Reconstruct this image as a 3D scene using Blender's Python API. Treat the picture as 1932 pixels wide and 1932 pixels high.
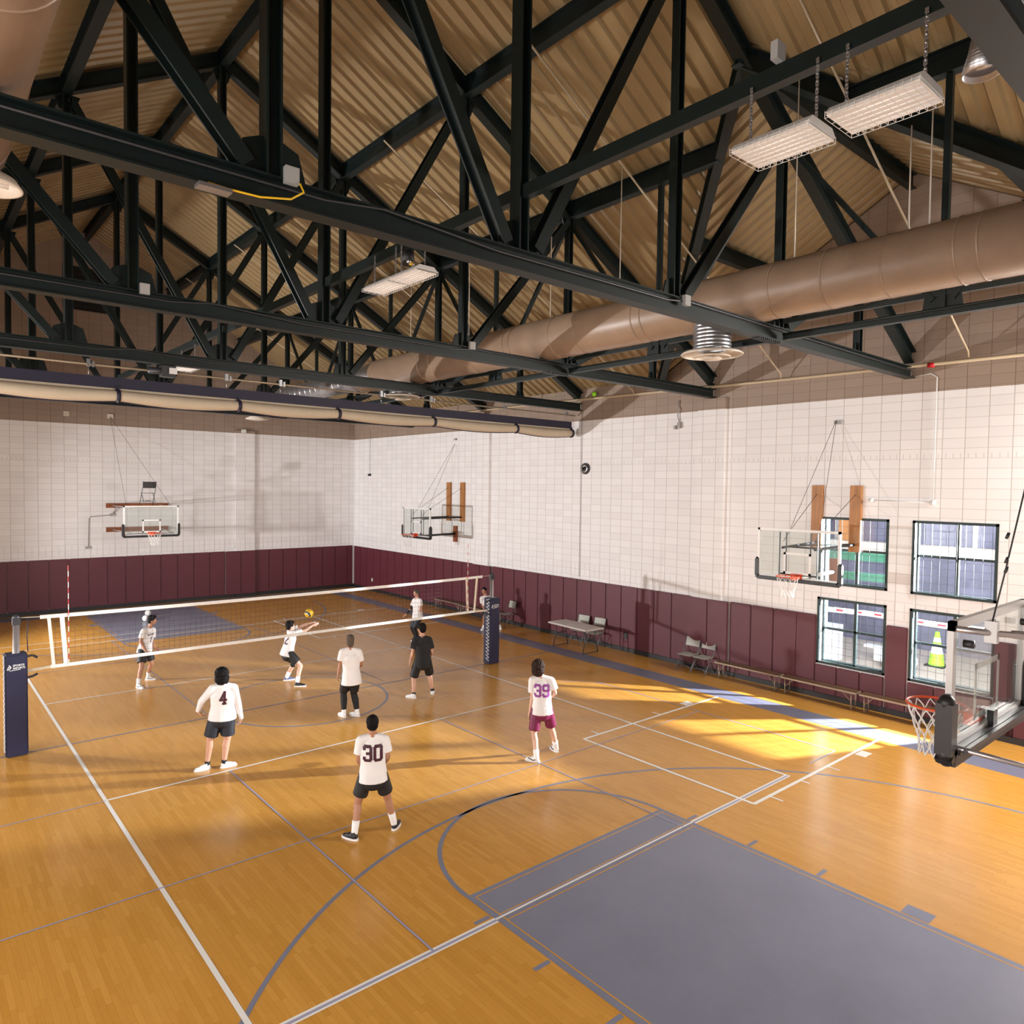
import bpy, bmesh, math, random
from mathutils import Vector, Matrix
from mathutils.bvhtree import BVHTree
random.seed(7)
PI = math.pi
for o in list(bpy.data.objects): bpy.data.objects.remove(o)
SC = bpy.context.scene
COL = SC.collection

# ------------------------------------------------------------------ camera
def look_matrix(yaw, pit, rol, pos):
    f = Vector((math.sin(yaw)*math.cos(pit), math.cos(yaw)*math.cos(pit), math.sin(pit)))
    r0 = Vector((math.cos(yaw), -math.sin(yaw), 0)); u0 = r0.cross(f)
    r = r0*math.cos(rol)+u0*math.sin(rol); u = -r0*math.sin(rol)+u0*math.cos(rol)
    m = Matrix((r, u, -f)).transposed().to_4x4(); m.translation = pos
    return m
cd = bpy.data.cameras.new('camera'); cam = bpy.data.objects.new('camera', cd); COL.objects.link(cam)
cd.sensor_width = 36; cd.lens = 1349.56/1932*36; cd.clip_end = 200; cd.clip_start = .05
cam.matrix_world = look_matrix(.7084, -.036, .0135, Vector((-6.7918, -14.9694, 4.8046)))
SC.camera = cam

# ------------------------------------------------------------------ world, lamps, exposure
w = bpy.data.worlds.new('daylight'); SC.world = w; w.use_nodes = True
w.node_tree.nodes['Background'].inputs[0].default_value = (.70, .80, 1.0, 1)
w.node_tree.nodes['Background'].inputs[1].default_value = 1.9
def lamp(name, kind, pos, energy, col=(1, 1, 1), target=None, **kw):
    l = bpy.data.lights.new(name, kind); l.energy = energy; l.color = col
    for k, v in kw.items(): setattr(l, k, v)
    o = bpy.data.objects.new(name, l); COL.objects.link(o); o.location = pos
    if target is not None:
        o.rotation_euler = (Vector(target)-Vector(pos)).to_track_quat('-Z', 'Y').to_euler()
    return o
# strobe standing in the courtyard, shining in through the windows of the right wall
lamp('strobe_courtyard', 'SPOT', (13.5, -12.2, 4.15), 40000, (1, .96, .90), target=(0, -5.6, 1.0), spot_size=math.radians(82), spot_blend=.15, shadow_soft_size=.09)
# strobes on stands by the left wall
lamp('strobe_left', 'SPOT', (-12.1, 8.5, 3.0), 8600, (1, .98, .975), target=(9.4, 2.5, 3.6), spot_size=math.radians(96), spot_blend=.6, shadow_soft_size=.16)
lamp('strobe_far_left', 'SPOT', (-5.9, 9.2, 3.0), 900, (1, .97, .95), target=(6, 12, 2.6), spot_size=math.radians(120), spot_blend=.6, shadow_soft_size=.16)
# added soft area fills for general ambient light; no openings are built behind them
lamp('fill_left_near', 'AREA', (-12.1, -9.5, 3.2), 780, (1, .97, .94), target=(2, -5, 1.2), shape='RECTANGLE', size=5, size_y=3.2)
lamp('fill_left_mid', 'AREA', (-12.1, -1, 3.0), 760, (1, .97, .95), target=(6, 5, 2.6), shape='RECTANGLE', size=7, size_y=2.6)
lamp('fill_near_wall', 'AREA', (-9.3, -15.9, 3.2), 480, (1, .97, .95), target=(3, 2, 1.6), shape='RECTANGLE', size=4.5, size_y=3)
lamp('fill_right_near', 'AREA', (9.0, -14.6, 5.7), 1500, (1, .96, .90), target=(1.5, -9.5, 0), shape='RECTANGLE', size=3.4, size_y=2.2)  # added fill, set high up to brighten the near right floor
SC.view_settings.view_transform = 'Standard'; SC.view_settings.look = 'None'
SC.view_settings.exposure = 0.08; SC.view_settings.gamma = 1.0
SC.view_settings.use_curve_mapping = False

# ------------------------------------------------------------------ materials
class NT:
    def __init__(s, name):
        s.m = bpy.data.materials.new(name); s.m.use_nodes = True; s.t = s.m.node_tree
        s.b = s.t.nodes['Principled BSDF']; s.o = s.t.nodes['Material Output']
    def n(s, typ, **kw):
        x = s.t.nodes.new(typ)
        for k, v in kw.items(): setattr(x, k, v)
        return x
    def put(s, sock, v):
        if isinstance(v, bpy.types.NodeSocket): s.t.links.new(v, sock)
        else: sock.default_value = v
    def math(s, op, a, b=0.0, c=0.0):
        x = s.n('ShaderNodeMath', operation=op)
        for i, v in enumerate((a, b, c)): s.put(x.inputs[i], v)
        return x.outputs[0]
    def mix(s, f, a, b):
        x = s.n('ShaderNodeMix', data_type='RGBA')
        s.put(x.inputs[0], f); s.put(x.inputs[6], a); s.put(x.inputs[7], b)
        return x.outputs[2]
    def pos(s):
        tc = s.n('ShaderNodeTexCoord'); sp = s.n('ShaderNodeSeparateXYZ')
        s.t.links.new(tc.outputs['Object'], sp.inputs[0])
        return tc.outputs['Object'], sp.outputs[0], sp.outputs[1], sp.outputs[2]
    def noise(s, vec, scale, detail=3.0, rough=.5, sc=None):
        x = s.n('ShaderNodeTexNoise'); x.inputs['Scale'].default_value = scale
        x.inputs['Detail'].default_value = detail; x.inputs['Roughness'].default_value = rough
        if sc:
            mp = s.n('ShaderNodeMapping'); mp.inputs['Scale'].default_value = sc
            s.t.links.new(vec, mp.inputs[0]); vec = mp.outputs[0]
        s.t.links.new(vec, x.inputs['Vector'])
        return x.outputs['Fac']
    def ramp(s, f, lo, hi):
        x = s.n('ShaderNodeMapRange'); s.put(x.inputs[0], f)
        x.inputs[1].default_value = lo; x.inputs[2].default_value = hi
        return x.outputs[0]
    def bump(s, h, strength, dist):
        x = s.n('ShaderNodeBump'); x.inputs['Strength'].default_value = strength; x.inputs['Distance'].default_value = dist
        s.t.links.new(h, x.inputs['Height']); s.t.links.new(x.outputs[0], s.b.inputs['Normal'])
def c4(c): return (c[0], c[1], c[2], 1)
def srgb(r, g, b):
    f = lambda v: (v/255/12.92) if v/255 <= .04045 else ((v/255+.055)/1.055)**2.4
    return (f(r), f(g), f(b))
def mat(name, col, rough=.5, metal=0.0, var=0.0, vscale=6.0, spec=.5, coat=0.0, emit=0, bump=0.0, bscale=40.0, sub=0.0, vsc=None):
    t = NT(name); b = t.b
    b.inputs['Roughness'].default_value = rough; b.inputs['Metallic'].default_value = metal
    b.inputs['Specular IOR Level'].default_value = spec; b.inputs['Coat Weight'].default_value = coat
    p, x, y, z = t.pos()
    f = t.noise(p, vscale, 4, .6, vsc)
    k = max(var, .03)
    t.put(b.inputs['Base Color'], t.mix(t.ramp(f, .25, .75), c4([c*(1-k) for c in col]), c4([min(1, c*(1+k)) for c in col])))
    if sub: b.inputs['Subsurface Weight'].default_value = sub; b.inputs['Subsurface Radius'].default_value = (.03, .012, .008)
    if emit: b.inputs['Emission Color'].default_value = c4(col); b.inputs['Emission Strength'].default_value = emit
    if bump: t.bump(t.noise(p, bscale, 4, .6), bump, .01)
    return t.m
def glass(name, tint=(.93, .97, .95), refl=1.0, veil=0.0):
    t = NT(name); t.t.nodes.remove(t.b)
    fr = t.n('ShaderNodeFresnel'); ge = t.n('ShaderNodeNewGeometry'); t.put(fr.inputs[0], t.math('SUBTRACT', 1.5, t.math('MULTIPLY', ge.outputs['Backfacing'], 1.5-1/1.5)))
    tr = t.n('ShaderNodeBsdfTransparent'); tr.inputs[0].default_value = c4(tint)
    gl = t.n('ShaderNodeBsdfGlossy'); gl.inputs[1].default_value = .02; gl.inputs[0].default_value = (refl, refl, refl, 1)
    mx = t.n('ShaderNodeMixShader'); t.t.links.new(fr.outputs[0], mx.inputs[0]); t.t.links.new(tr.outputs[0], mx.inputs[1]); t.t.links.new(gl.outputs[0], mx.inputs[2])
    out = mx.outputs[0]
    if veil:
        df = t.n('ShaderNodeBsdfDiffuse'); df.inputs[0].default_value = (.8, .82, .82, 1)
        m2 = t.n('ShaderNodeMixShader'); m2.inputs[0].default_value = veil
        t.t.links.new(out, m2.inputs[1]); t.t.links.new(df.outputs[0], m2.inputs[2]); out = m2.outputs[0]
    t.t.links.new(out, t.o.inputs[0])
    return t.m
def maple():
    t = NT('maple_floor'); p, x, y, z = t.pos()
    s = t.math('DIVIDE', x, .057); si = t.math('FLOOR', s)
    wn = t.n('ShaderNodeTexWhiteNoise', noise_dimensions='1D'); t.put(wn.inputs['W'], si)
    l = t.math('ADD', t.math('DIVIDE', y, .62), t.math('MULTIPLY', wn.outputs[0], 17.0)); li = t.math('FLOOR', l)
    cx = t.n('ShaderNodeCombineXYZ'); t.put(cx.inputs[0], si); t.put(cx.inputs[1], li)
    w2 = t.n('ShaderNodeTexWhiteNoise', noise_dimensions='2D'); t.t.links.new(cx.outputs[0], w2.inputs['Vector'])
    big = t.noise(p, .35, 2); grain = t.noise(p, 6, 5, .65, (14, .7, 1))
    col = t.mix(w2.outputs[0], c4((.51, .245, .042)), c4((.60, .305, .064)))
    col = t.mix(t.math('MULTIPLY', t.ramp(grain, .35, .75), .3), col, c4((.38, .16, .02)))
    col = t.mix(t.math('MULTIPLY', t.ramp(big, .3, .7), .25), col, c4((.50, .235, .03)))
    fx = t.math('FRACT', s); gap = t.math('LESS_THAN', fx, .035)
    fy = t.math('FRACT', l); gap2 = t.math('LESS_THAN', fy, .006)
    g = t.math('MAXIMUM', gap, gap2)
    t.put(t.b.inputs['Base Color'], t.mix(t.math('MULTIPLY', g, .45), col, c4((.16, .06, .01))))
    t.put(t.b.inputs['Roughness'], t.math('ADD', .17, t.math('MULTIPLY', t.noise(p, 3, 3), .14)))
    t.b.inputs['Specular IOR Level'].default_value = .5
    t.bump(t.noise(p, 1.6, 3), .12, .004)
    return t.m
def floorpaint(name, col, scratch=.18):
    t = NT(name); p, x, y, z = t.pos()
    n1 = t.noise(p, 1.2, 6, .75); n2 = t.noise(p, 5, 6, .7, (1, .25, 1))
    col2 = t.mix(t.math('MULTIPLY', t.ramp(n1, .3, .75), scratch*1.6), c4(col), c4([min(1, c*1.5+.03) for c in col]))
    t.put(t.b.inputs['Base Color'], t.mix(t.math('MULTIPLY', t.ramp(n2, .62, .74), scratch), col2, c4([min(1, c*1.6+.05) for c in col])))
    t.put(t.b.inputs['Roughness'], t.math('ADD', .22, t.math('MULTIPLY', n1, .2)))
    return t.m
def cmu(name, ax, split=6.86):
    """painted block wall, stack bond; ax = 1 for walls running along y, 0 for walls along x"""
    t = NT(name); p, x, y, z = t.pos()
    h = y if ax == 1 else x
    fh = t.math('FRACT', t.math('DIVIDE', t.math('ADD', h, 40.0), .406)); fz = t.math('FRACT', t.math('DIVIDE', z, .2032))
    d1 = t.math('MINIMUM', fh, t.math('SUBTRACT', 1.0, fh)); d2 = t.math('MINIMUM', fz, t.math('SUBTRACT', 1.0, fz))
    j1 = t.math('LESS_THAN', d1, .017); j2 = t.math('LESS_THAN', d2, .026)
    # one soldier-like course of small face joints
    row = t.math('MULTIPLY', t.math('GREATER_THAN', z, 5.49), t.math('LESS_THAN', z, 5.59))
    fs = t.math('FRACT', t.math('DIVIDE', t.math('ADD', h, 40.0), .135)); j3 = t.math('MULTIPLY', row, t.math('LESS_THAN', fs, .12))
    row2 = t.math('MULTIPLY', t.math('GREATER_THAN', z, 2.05), t.math('LESS_THAN', z, 2.42))
    fs2 = t.math('FRACT', t.math('DIVIDE', t.math('ADD', h, 40.2), .203)); j4 = t.math('MULTIPLY', row2, t.math('LESS_THAN', fs2, .07))
    jj = t.math('MAXIMUM', j1, t.math('MULTIPLY', j2, .6))
    jj = t.math('MAXIMUM', jj, t.math('MULTIPLY', t.math('MAXIMUM', j3, j4), .55))
    edge = t.math('ADD', split, t.math('MULTIPLY', t.noise(p, 9, 2), .012))
    up = t.math('GREATER_THAN', z, edge)
    cell = t.n('ShaderNodeCombineXYZ')
    t.put(cell.inputs[0], t.math('FLOOR', t.math('DIVIDE', t.math('ADD', h, 40.0), .406))); t.put(cell.inputs[1], t.math('FLOOR', t.math('DIVIDE', z, .2032)))
    wn = t.n('ShaderNodeTexWhiteNoise', noise_dimensions='2D'); t.t.links.new(cell.outputs[0], wn.inputs['Vector'])
    lo = t.mix(wn.outputs[0], c4((.78, .755, .755)), c4((.83, .81, .81)))
    hi = t.mix(wn.outputs[0], c4((.29, .215, .165)), c4((.32, .24, .185)))
    col = t.mix(up, lo, hi)
    dk = t.mix(up, c4((.42, .36, .33)), c4((.15, .085, .055)))
    t.put(t.b.inputs['Base Color'], t.mix(t.math('MULTIPLY', jj, .8), col, dk))
    t.b.inputs['Roughness'].default_value = .55
    t.bump(t.math('SUBTRACT', 1.0, jj), .25, .006)
    return t.m
def vinyl(name, col):
    t = NT(name); p, x, y, z = t.pos()
    t.put(t.b.inputs['Base Color'], t.mix(t.noise(p, 2, 3), c4([c*.85 for c in col]), c4([c*1.12 for c in col])))
    t.b.inputs['Roughness'].default_value = .5
    t.bump(t.noise(p, 3.2, 3, .5, (1, 1, .45)), .22, .03)
    return t.m
M = {}
M['maple'] = maple()
M['pgrey'] = floorpaint('court_paint_grey', (.17, .175, .235))
M['pband'] = floorpaint('court_paint_band', (.15, .155, .215), .08)
M['pwhite'] = floorpaint('court_paint_white', (.72, .70, .66), .05)
M['pthin'] = floorpaint('court_paint_thin', (.30, .29, .40), .1)
M['wallx'] = cmu('block_wall_long', 1); M['wally'] = cmu('block_wall_end', 0)
M['deck'] = mat('painted_steel_deck', (.30, .212, .105), .42, var=.10, vscale=1.5)
M['steel'] = mat('dark_green_steel', (.0035, .009, .0085), .45, var=.2, spec=.4)
M['duct'] = mat('painted_duct', (.30, .205, .14), .40, var=.12, vscale=2.2, spec=.6)
M['silver'] = mat('galvanised_steel', (.50, .50, .52), .3, metal=.9, var=.12, vscale=5)
M['cream'] = mat('cream_enamel', (.62, .54, .45), .4, var=.05)
M['pipe'] = mat('cream_pipe', (.50, .40, .27), .4, var=.05)
M['maroon'] = vinyl('maroon_vinyl', (.105, .019, .030))
M['navy'] = vinyl('navy_vinyl', (.010, .011, .040))
M['base'] = mat('black_rubber_base', (.014, .014, .016), .5)
M['black'] = mat('black_rubber', (.012, .011, .012), .45)
M['dkgrey'] = mat('dark_grey_metal', (.05, .05, .055), .4, metal=.4)
M['white'] = mat('white_enamel', (.74, .73, .71), .35, var=.03)
M['whitec'] = mat('white_canvas', (.78, .75, .70), .7, var=.06, vscale=12)
M['ivory'] = mat('aged_ivory_canvas', (.66, .58, .43), .7, var=.1, vscale=10)
M['beige'] = mat('beige_curtain', (.52, .43, .32), .75, var=.06, vscale=4)
M['navyc'] = mat('navy_webbing', (.012, .009, .03), .6)
M['orange'] = mat('orange_rim', (.75, .085, .018), .35)
M['wood'] = mat('stained_wood', (.26, .075, .022), .5, var=.35, vscale=3, vsc=(4, 4, .5))
M['woodl'] = mat('light_stained_wood', (.40, .17, .05), .5, var=.3, vscale=3, vsc=(4, 4, .5))
M['cord'] = mat('white_cord', (.80, .78, .76), .7)
M['netc'] = mat('black_netting', (.02, .018, .02), .7)
M['alu'] = mat('brushed_aluminium', (.62, .60, .62), .28, metal=.85, var=.05)
M['frame'] = mat('grey_enamel_frame', (.48, .46, .45), .4, metal=.2)
M['gboard'] = glass('backboard_glass', (.93, .96, .95), .55, .03)
M['gwin'] = glass('window_glass', (.90, .94, 1.0), .25)
M['wframe'] = mat('dark_green_frame', (.004, .018, .017), .5)
M['green'] = mat('green_painted_steel', (.006, .06, .028), .45)
M['jamb'] = mat('white_jamb', (.8, .79, .8), .6)
M['wire'] = mat('thin_wire', (.05, .05, .05), .5, metal=.5)
M['plastic'] = mat('light_grey_plastic', (.36, .36, .32), .45, var=.04)
M['tabletop'] = mat('speckled_table_top', (.55, .51, .47), .45, var=.05)
M['benchtop'] = mat('brown_laminate', (.10, .052, .022), .35, var=.1)
M['benchedge'] = mat('tan_metal_edge', (.34, .27, .19), .35, metal=.4)
M['legm'] = mat('grey_tube', (.13, .13, .135), .4, metal=.6)
M['red'] = mat('red_tape', (.55, .01, .02), .5)
M['yellow'] = mat('yellow_paint', (.75, .45, .01), .5)
M['ground'] = mat('courtyard_concrete', (.40, .33, .26), .8, var=.12, vscale=2)
M['brick'] = mat('grey_block_building', (.10, .10, .135), .8, var=.3, vscale=1.2)
M['tubel'] = mat('fluorescent_tube', (.9, .88, .86), .3)
M['lens'] = mat('reflector_white', (.86, .82, .79), .5)
M['lime'] = mat('lime_plastic', (.30, .80, .02), .5)
M['bag'] = mat('white_bag', (.78, .78, .78), .8, bump=.6, bscale=12)
M['dark'] = mat('dark_louvre', (.006, .004, .004), .6)
M['box'] = mat('grey_box', (.34, .33, .32), .5)
def skin(n, c): return mat('skin_'+n, c, .5, var=.05, vscale=12, sub=.04)
M['sk1'] = skin('light', (.56, .30, .20)); M['sk2'] = skin('tan', (.40, .19, .11)); M['sk3'] = skin('pale', (.62, .37, .27))
M['hair'] = mat('black_hair', (.006, .005, .005), .7, spec=.15, bump=.5, bscale=60); M['hairb'] = mat('brown_hair', (.028, .014, .010), .7, spec=.15, bump=.5, bscale=60); M['hairg'] = mat('grey_brown_hair', (.10, .075, .055), .7, spec=.15, bump=.5, bscale=60)
M['shirt'] = mat('white_jersey', (.76, .73, .72), .75, bump=.35, bscale=9); M['shirtk'] = mat('black_jersey', (.006, .006, .007), .8, bump=.3, bscale=9)
M['shortk'] = mat('black_shorts', (.010, .010, .012), .6, bump=.4, bscale=10); M['shortn'] = mat('dark_navy_shorts', (.010, .013, .022), .6, bump=.4, bscale=10)
M['shortm'] = mat('maroon_shorts', (.16, .006, .055), .5, bump=.4, bscale=10); M['num'] = mat('maroon_print', (.05, .004, .014), .6); M['nump'] = mat('purple_print', (.26, .05, .27), .6)
M['shoew'] = mat('white_shoe', (.78, .77, .76), .45); M['shoek'] = mat('black_shoe', (.012, .012, .016), .45); M['shoeb'] = mat('blue_grey_shoe', (.10, .12, .24), .45); M['sole'] = mat('white_sole', (.75, .74, .74), .5)
M['sock'] = mat('white_sock', (.80, .79, .78), .8); M['sockk'] = mat('black_sock', (.012, .012, .012), .8); M['pad'] = mat('black_knee_pad', (.01, .01, .01), .7); M['eye'] = mat('dark_eye', (.01, .006, .005), .3)

# ------------------------------------------------------------------ mesh helpers
class MB:
    def __init__(s): s.v = []; s.f = []; s.mi = []; s.cur = 0; s.sm = []
    def add(s, vs, fs, smooth=False):
        n = len(s.v); s.v += [Vector(v) for v in vs]
        for f in fs: s.f.append([n+i for i in f]); s.mi.append(s.cur); s.sm.append(smooth)
        return s
    def quad(s, a, b, c, d): return s.add((a, b, c, d), ((0, 1, 2, 3),))
    def poly(s, pts): return s.add(pts, (tuple(range(len(pts))),))
    def box(s, x0, x1, y0, y1, z0, z1):
        vs = [(x, y, z) for z in (z0, z1) for y in (y0, y1) for x in (x0, x1)]
        return s.add(vs, ((0, 2, 3, 1), (4, 5, 7, 6), (0, 1, 5, 4), (2, 6, 7, 3), (0, 4, 6, 2), (1, 3, 7, 5)))
    def prism(s, poly, vec):
        n = len(poly); v = Vector(vec); a = [Vector(p) for p in poly]
        return s.add(a+[p+v for p in a], [tuple(range(n))[::-1], tuple(range(n, 2*n))]+[(i, (i+1) % n, n+(i+1) % n, n+i) for i in range(n)])
    def bar(s, p0, p1, w, h, up=(0, 0, 1)):
        p0, p1 = Vector(p0), Vector(p1); d = (p1-p0).normalized(); u = Vector(up)
        if abs(d.dot(u)) > .98: u = Vector((0, 1, 0)) if abs(d.y) < .9 else Vector((1, 0, 0))
        a = d.cross(u).normalized(); b = a.cross(d).normalized()
        vs = [p+a*(sa*w/2)+b*(sb*h/2) for p in (p0, p1) for sb in (-1, 1) for sa in (-1, 1)]
        return s.add(vs, ((0, 2, 3, 1), (4, 5, 7, 6), (0, 1, 5, 4), (2, 6, 7, 3), (0, 4, 6, 2), (1, 3, 7, 5)))
    def ibeam(s, p0, p1, w, h, up=(0, 0, 1), t=.018):
        p0, p1 = Vector(p0), Vector(p1); d = (p1-p0).normalized(); u = Vector(up)
        if abs(d.dot(u)) > .98: u = Vector((0, 1, 0)) if abs(d.y) < .9 else Vector((1, 0, 0))
        a = d.cross(u).normalized(); b = a.cross(d).normalized()
        for sg in (-1, 1):
            o = b*(sg*(h/2-t/2)); s.bar(p0+o, p1+o, w, t, b)
        s.bar(p0, p1, t, h-2*t, b)
        return s
    def tube(s, pts, r, n=8, closed=False, caps=True):
        pts = [Vector(p) for p in pts]; m = len(pts); rings = []
        ref = None
        for i, p in enumerate(pts):
            if closed: d = pts[(i+1) % m]-pts[i-1]
            else: d = pts[min(i+1, m-1)]-pts[max(i-1, 0)]
            d.normalize()
            if ref is None: ref = Vector((0, 0, 1)) if abs(d.z) < .9 else Vector((1, 0, 0))
            a = d.cross(ref)
            if a.length < 1e-4: a = d.cross(Vector((.3, .7, .2)))
            a.normalize(); b = a.cross(d).normalized(); ref = b
            rr = r[i] if isinstance(r, (list, tuple)) else r
            rings.append([p+(a*math.cos(2*PI*k/n)+b*math.sin(2*PI*k/n))*rr for k in range(n)])
        vs = [v for q in rings for v in q]; fs = []
        for i in range(m if closed else m-1):
            j = (i+1) % m
            for k in range(n): fs.append((i*n+k, i*n+(k+1) % n, j*n+(k+1) % n, j*n+k))
        if caps and not closed: fs += [tuple(range(n))[::-1], tuple(range((m-1)*n, m*n))]
        return s.add(vs, fs, True)
    def lathe(s, prof, c, axis=(0, 0, 1), n=24, cap=False):
        """prof = [(radius, height)]"""
        d = Vector(axis).normalized(); a = d.orthogonal().normalized(); b = d.cross(a); c = Vector(c)
        vs = [c+d*h+(a*math.cos(2*PI*k/n)+b*math.sin(2*PI*k/n))*r for r, h in prof for k in range(n)]
        fs = [(i*n+k, i*n+(k+1) % n, (i+1)*n+(k+1) % n, (i+1)*n+k) for i in range(len(prof)-1) for k in range(n)]
        if cap: fs += [tuple(range(n))[::-1], tuple(range((len(prof)-1)*n, len(prof)*n))]
        return s.add(vs, fs, True)
    def sphere(s, c, r, n=16, sc=(1, 1, 1)):
        c = Vector(c); m = n//2; vs = [c+Vector((0, 0, -r*sc[2]))]
        for i in range(1, m):
            th = -PI/2+PI*i/m
            for k in range(n): vs.append(c+Vector((r*math.cos(th)*math.cos(2*PI*k/n)*sc[0], r*math.cos(th)*math.sin(2*PI*k/n)*sc[1], r*math.sin(th)*sc[2])))
        vs.append(c+Vector((0, 0, r*sc[2]))); L = len(vs)-1; fs = []
        for k in range(n): fs.append((0, 1+(k+1) % n, 1+k)); fs.append((L, L-n+k, L-n+(k+1) % n))
        for i in range(m-2):
            for k in range(n): a = 1+i*n; fs.append((a+k, a+(k+1) % n, a+n+(k+1) % n, a+n+k))
        return s.add(vs, fs, True)
    def mesh(s, name, mats, off=(0, 0, 0)):
        me = bpy.data.meshes.new(name); off = Vector(off)
        me.from_pydata([tuple(v-off) for v in s.v], [], s.f)
        for m in (mats if isinstance(mats, (list, tuple)) else [mats]): me.materials.append(m)
        me.polygons.foreach_set('material_index', s.mi); me.polygons.foreach_set('use_smooth', s.sm)
        me.update()
        return me
def rootloc(o):
    while o.parent: o = o.parent
    return o.location.copy()
def tag(o, label=None, cat=None, group=None, kind=None):
    if label: o['label'] = label
    if cat: o['category'] = cat
    if group: o['group'] = group
    if kind: o['kind'] = kind
    return o
def thing(name, label, cat, loc, group=None, rz=0):
    o = bpy.data.objects.new(name, None); COL.objects.link(o); o.location = loc; o.rotation_euler = (0, 0, rz)
    o.empty_display_size = .1
    return tag(o, label, cat, group)
def part(name, mb, m, parent, local=False, label=None):
    off = Vector((0, 0, 0)) if local else rootloc(parent)
    o = bpy.data.objects.new(name, mb.mesh(name, m, off)); COL.objects.link(o); o.parent = parent
    if label: o['label'] = label
    return o
def single(name, mb, m, label, cat, loc=(0, 0, 0), group=None):
    o = bpy.data.objects.new(name, mb.mesh(name, m, loc)); COL.objects.link(o); o.location = loc
    return tag(o, label, cat, group)
def struct(name, mb, m):
    o = bpy.data.objects.new(name, mb.mesh(name, m)); COL.objects.link(o)
    o['kind'] = 'structure'
    return o
def copy_tree(o, parent=None):
    c = o.copy(); COL.objects.link(c)
    if parent: c.parent = parent
    for ch in list(o.children): copy_tree(ch, c)
    return c
def fixnormals(o):
    bm = bmesh.new(); bm.from_mesh(o.data); bmesh.ops.recalc_face_normals(bm, faces=bm.faces); bm.to_mesh(o.data); bm.free()
# ------------------------------------------------------------------ the hall (metres; net centre = origin, +y towards the far wall)
XR, XL, YF, YN = 9.4, -12.4, 15.3, -16.2
XC, SL, ZR = -1.53, .555, 13.9
def zdeck(x): return ZR-SL*abs(x-XC)
DY, DZ, DX = -8.85, 11.45, 2.884         # cross gable: ridge y, ridge height, where it meets the main slope

# floor with its painted courts
fl = MB(); fl.quad((XL-.3, YN-.3, 0), (XR+.3, YN-.3, 0), (XR+.3, YF+.3, 0), (XL-.3, YF+.3, 0))
LV = [0.0]
def rect(x0, x1, y0, y1, z, m):
    fl.cur = m; LV[0] += .000004; z += LV[0]; fl.quad((x0, y0, z), (x1, y0, z), (x1, y1, z), (x0, y1, z))
def arc(cx, cy, r, w, a0, a1, z, m, n=72):
    fl.cur = m
    for i in range(n):
        t0, t1 = a0+(a1-a0)*i/n, a0+(a1-a0)*(i+1)/n
        P = [(cx+(r+d)*math.cos(t), cy+(r+d)*math.sin(t), z) for t, d in ((t0, -w/2), (t0, w/2), (t1, w/2), (t1, -w/2))]
        fl.quad(*P)
Z1, Z2, Z3, Z4, Z5 = .0008, .0016, .0024, .0032, .004
rect(7.52, 8.15, -15.0, 15.0, Z1, 2); rect(-8.15, -7.52, -15.0, 15.0, Z1, 2)
rect(-7.52, 7.52, 14.23, 15.0, Z1, 2); rect(-7.52, 7.52, -15.0, -14.23, Z1, 2)
for s in (-1, 1):
    yb, yf = s*14.23, s*8.44
    rect(-1.83, 1.83, min(yb, yf), max(yb, yf), Z2, 1)
    # bare wood pinstripes inside the lane
    for x in (-1.745, 1.73): rect(x, x+.018, min(yb, yf+s*.075), max(yb, yf+s*.075), Z3, 0)
    rect(-1.745, 1.745, yf+s*.075-.008, yf+s*.075+.008, Z3, 0)
    for q in (.51, .64): rect(-1.745, 1.745, yf+s*q-.008, yf+s*q+.008, Z3, 0)
    arc(0, yf, 1.805, .06, 0 if s < 0 else PI, PI if s < 0 else 2*PI, Z2, 1)
    arc(0, s*12.7, 6.02, .055, .06 if s < 0 else PI+.06, PI-.06 if s < 0 else 2*PI-.06, Z2, 1, 120)
    for sx in (-1, 1):
        for yy in (.47, 1.44, 2.40):
            a, b = sx*1.85, sx*2.06; rect(min(a, b), max(a, b), yf+s*yy-.028, yf+s*yy+.028, Z2, 1)
        a, b = sx*1.85, sx*2.07; y0, y1 = yf+s*3.37, yf+s*3.67; rect(min(a, b), max(a, b), min(y0, y1), max(y0, y1), Z2, 1)
        rect(sx*6.02-.027, sx*6.02+.027, min(yb, s*13.0), max(yb, s*13.0), Z2, 1)
rect(-7.52, 7.52, -.025, .025, Z3, 1); arc(0, 0, 1.83, .055, 0, 2*PI, Z2, 1)
# volleyball court in white
for sx in (-1, 1): rect(sx*4.5-.027, sx*4.5+.027, -9.05, 9.05, Z4, 3)
for y in (-3, 3): rect(-4.5, 4.5, y-.024, y+.024, Z4, 3)
rect(-4.5, 4.5, 8.99, 9.04, Z4, 3)
for a, b in ((-4.5, -1.83), (1.83, 4.5)): rect(a, b, -9.055, -9.03, Z4, 3); rect(a, b, -8.995, -8.965, Z4, 3); rect(a, b, -9.03, -8.995, Z4, 4)
rect(-1.83, 1.83, -9.01, -8.985, Z4, 3); rect(-1.83, 1.83, -8.985, -8.972, Z4, 4)
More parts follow.
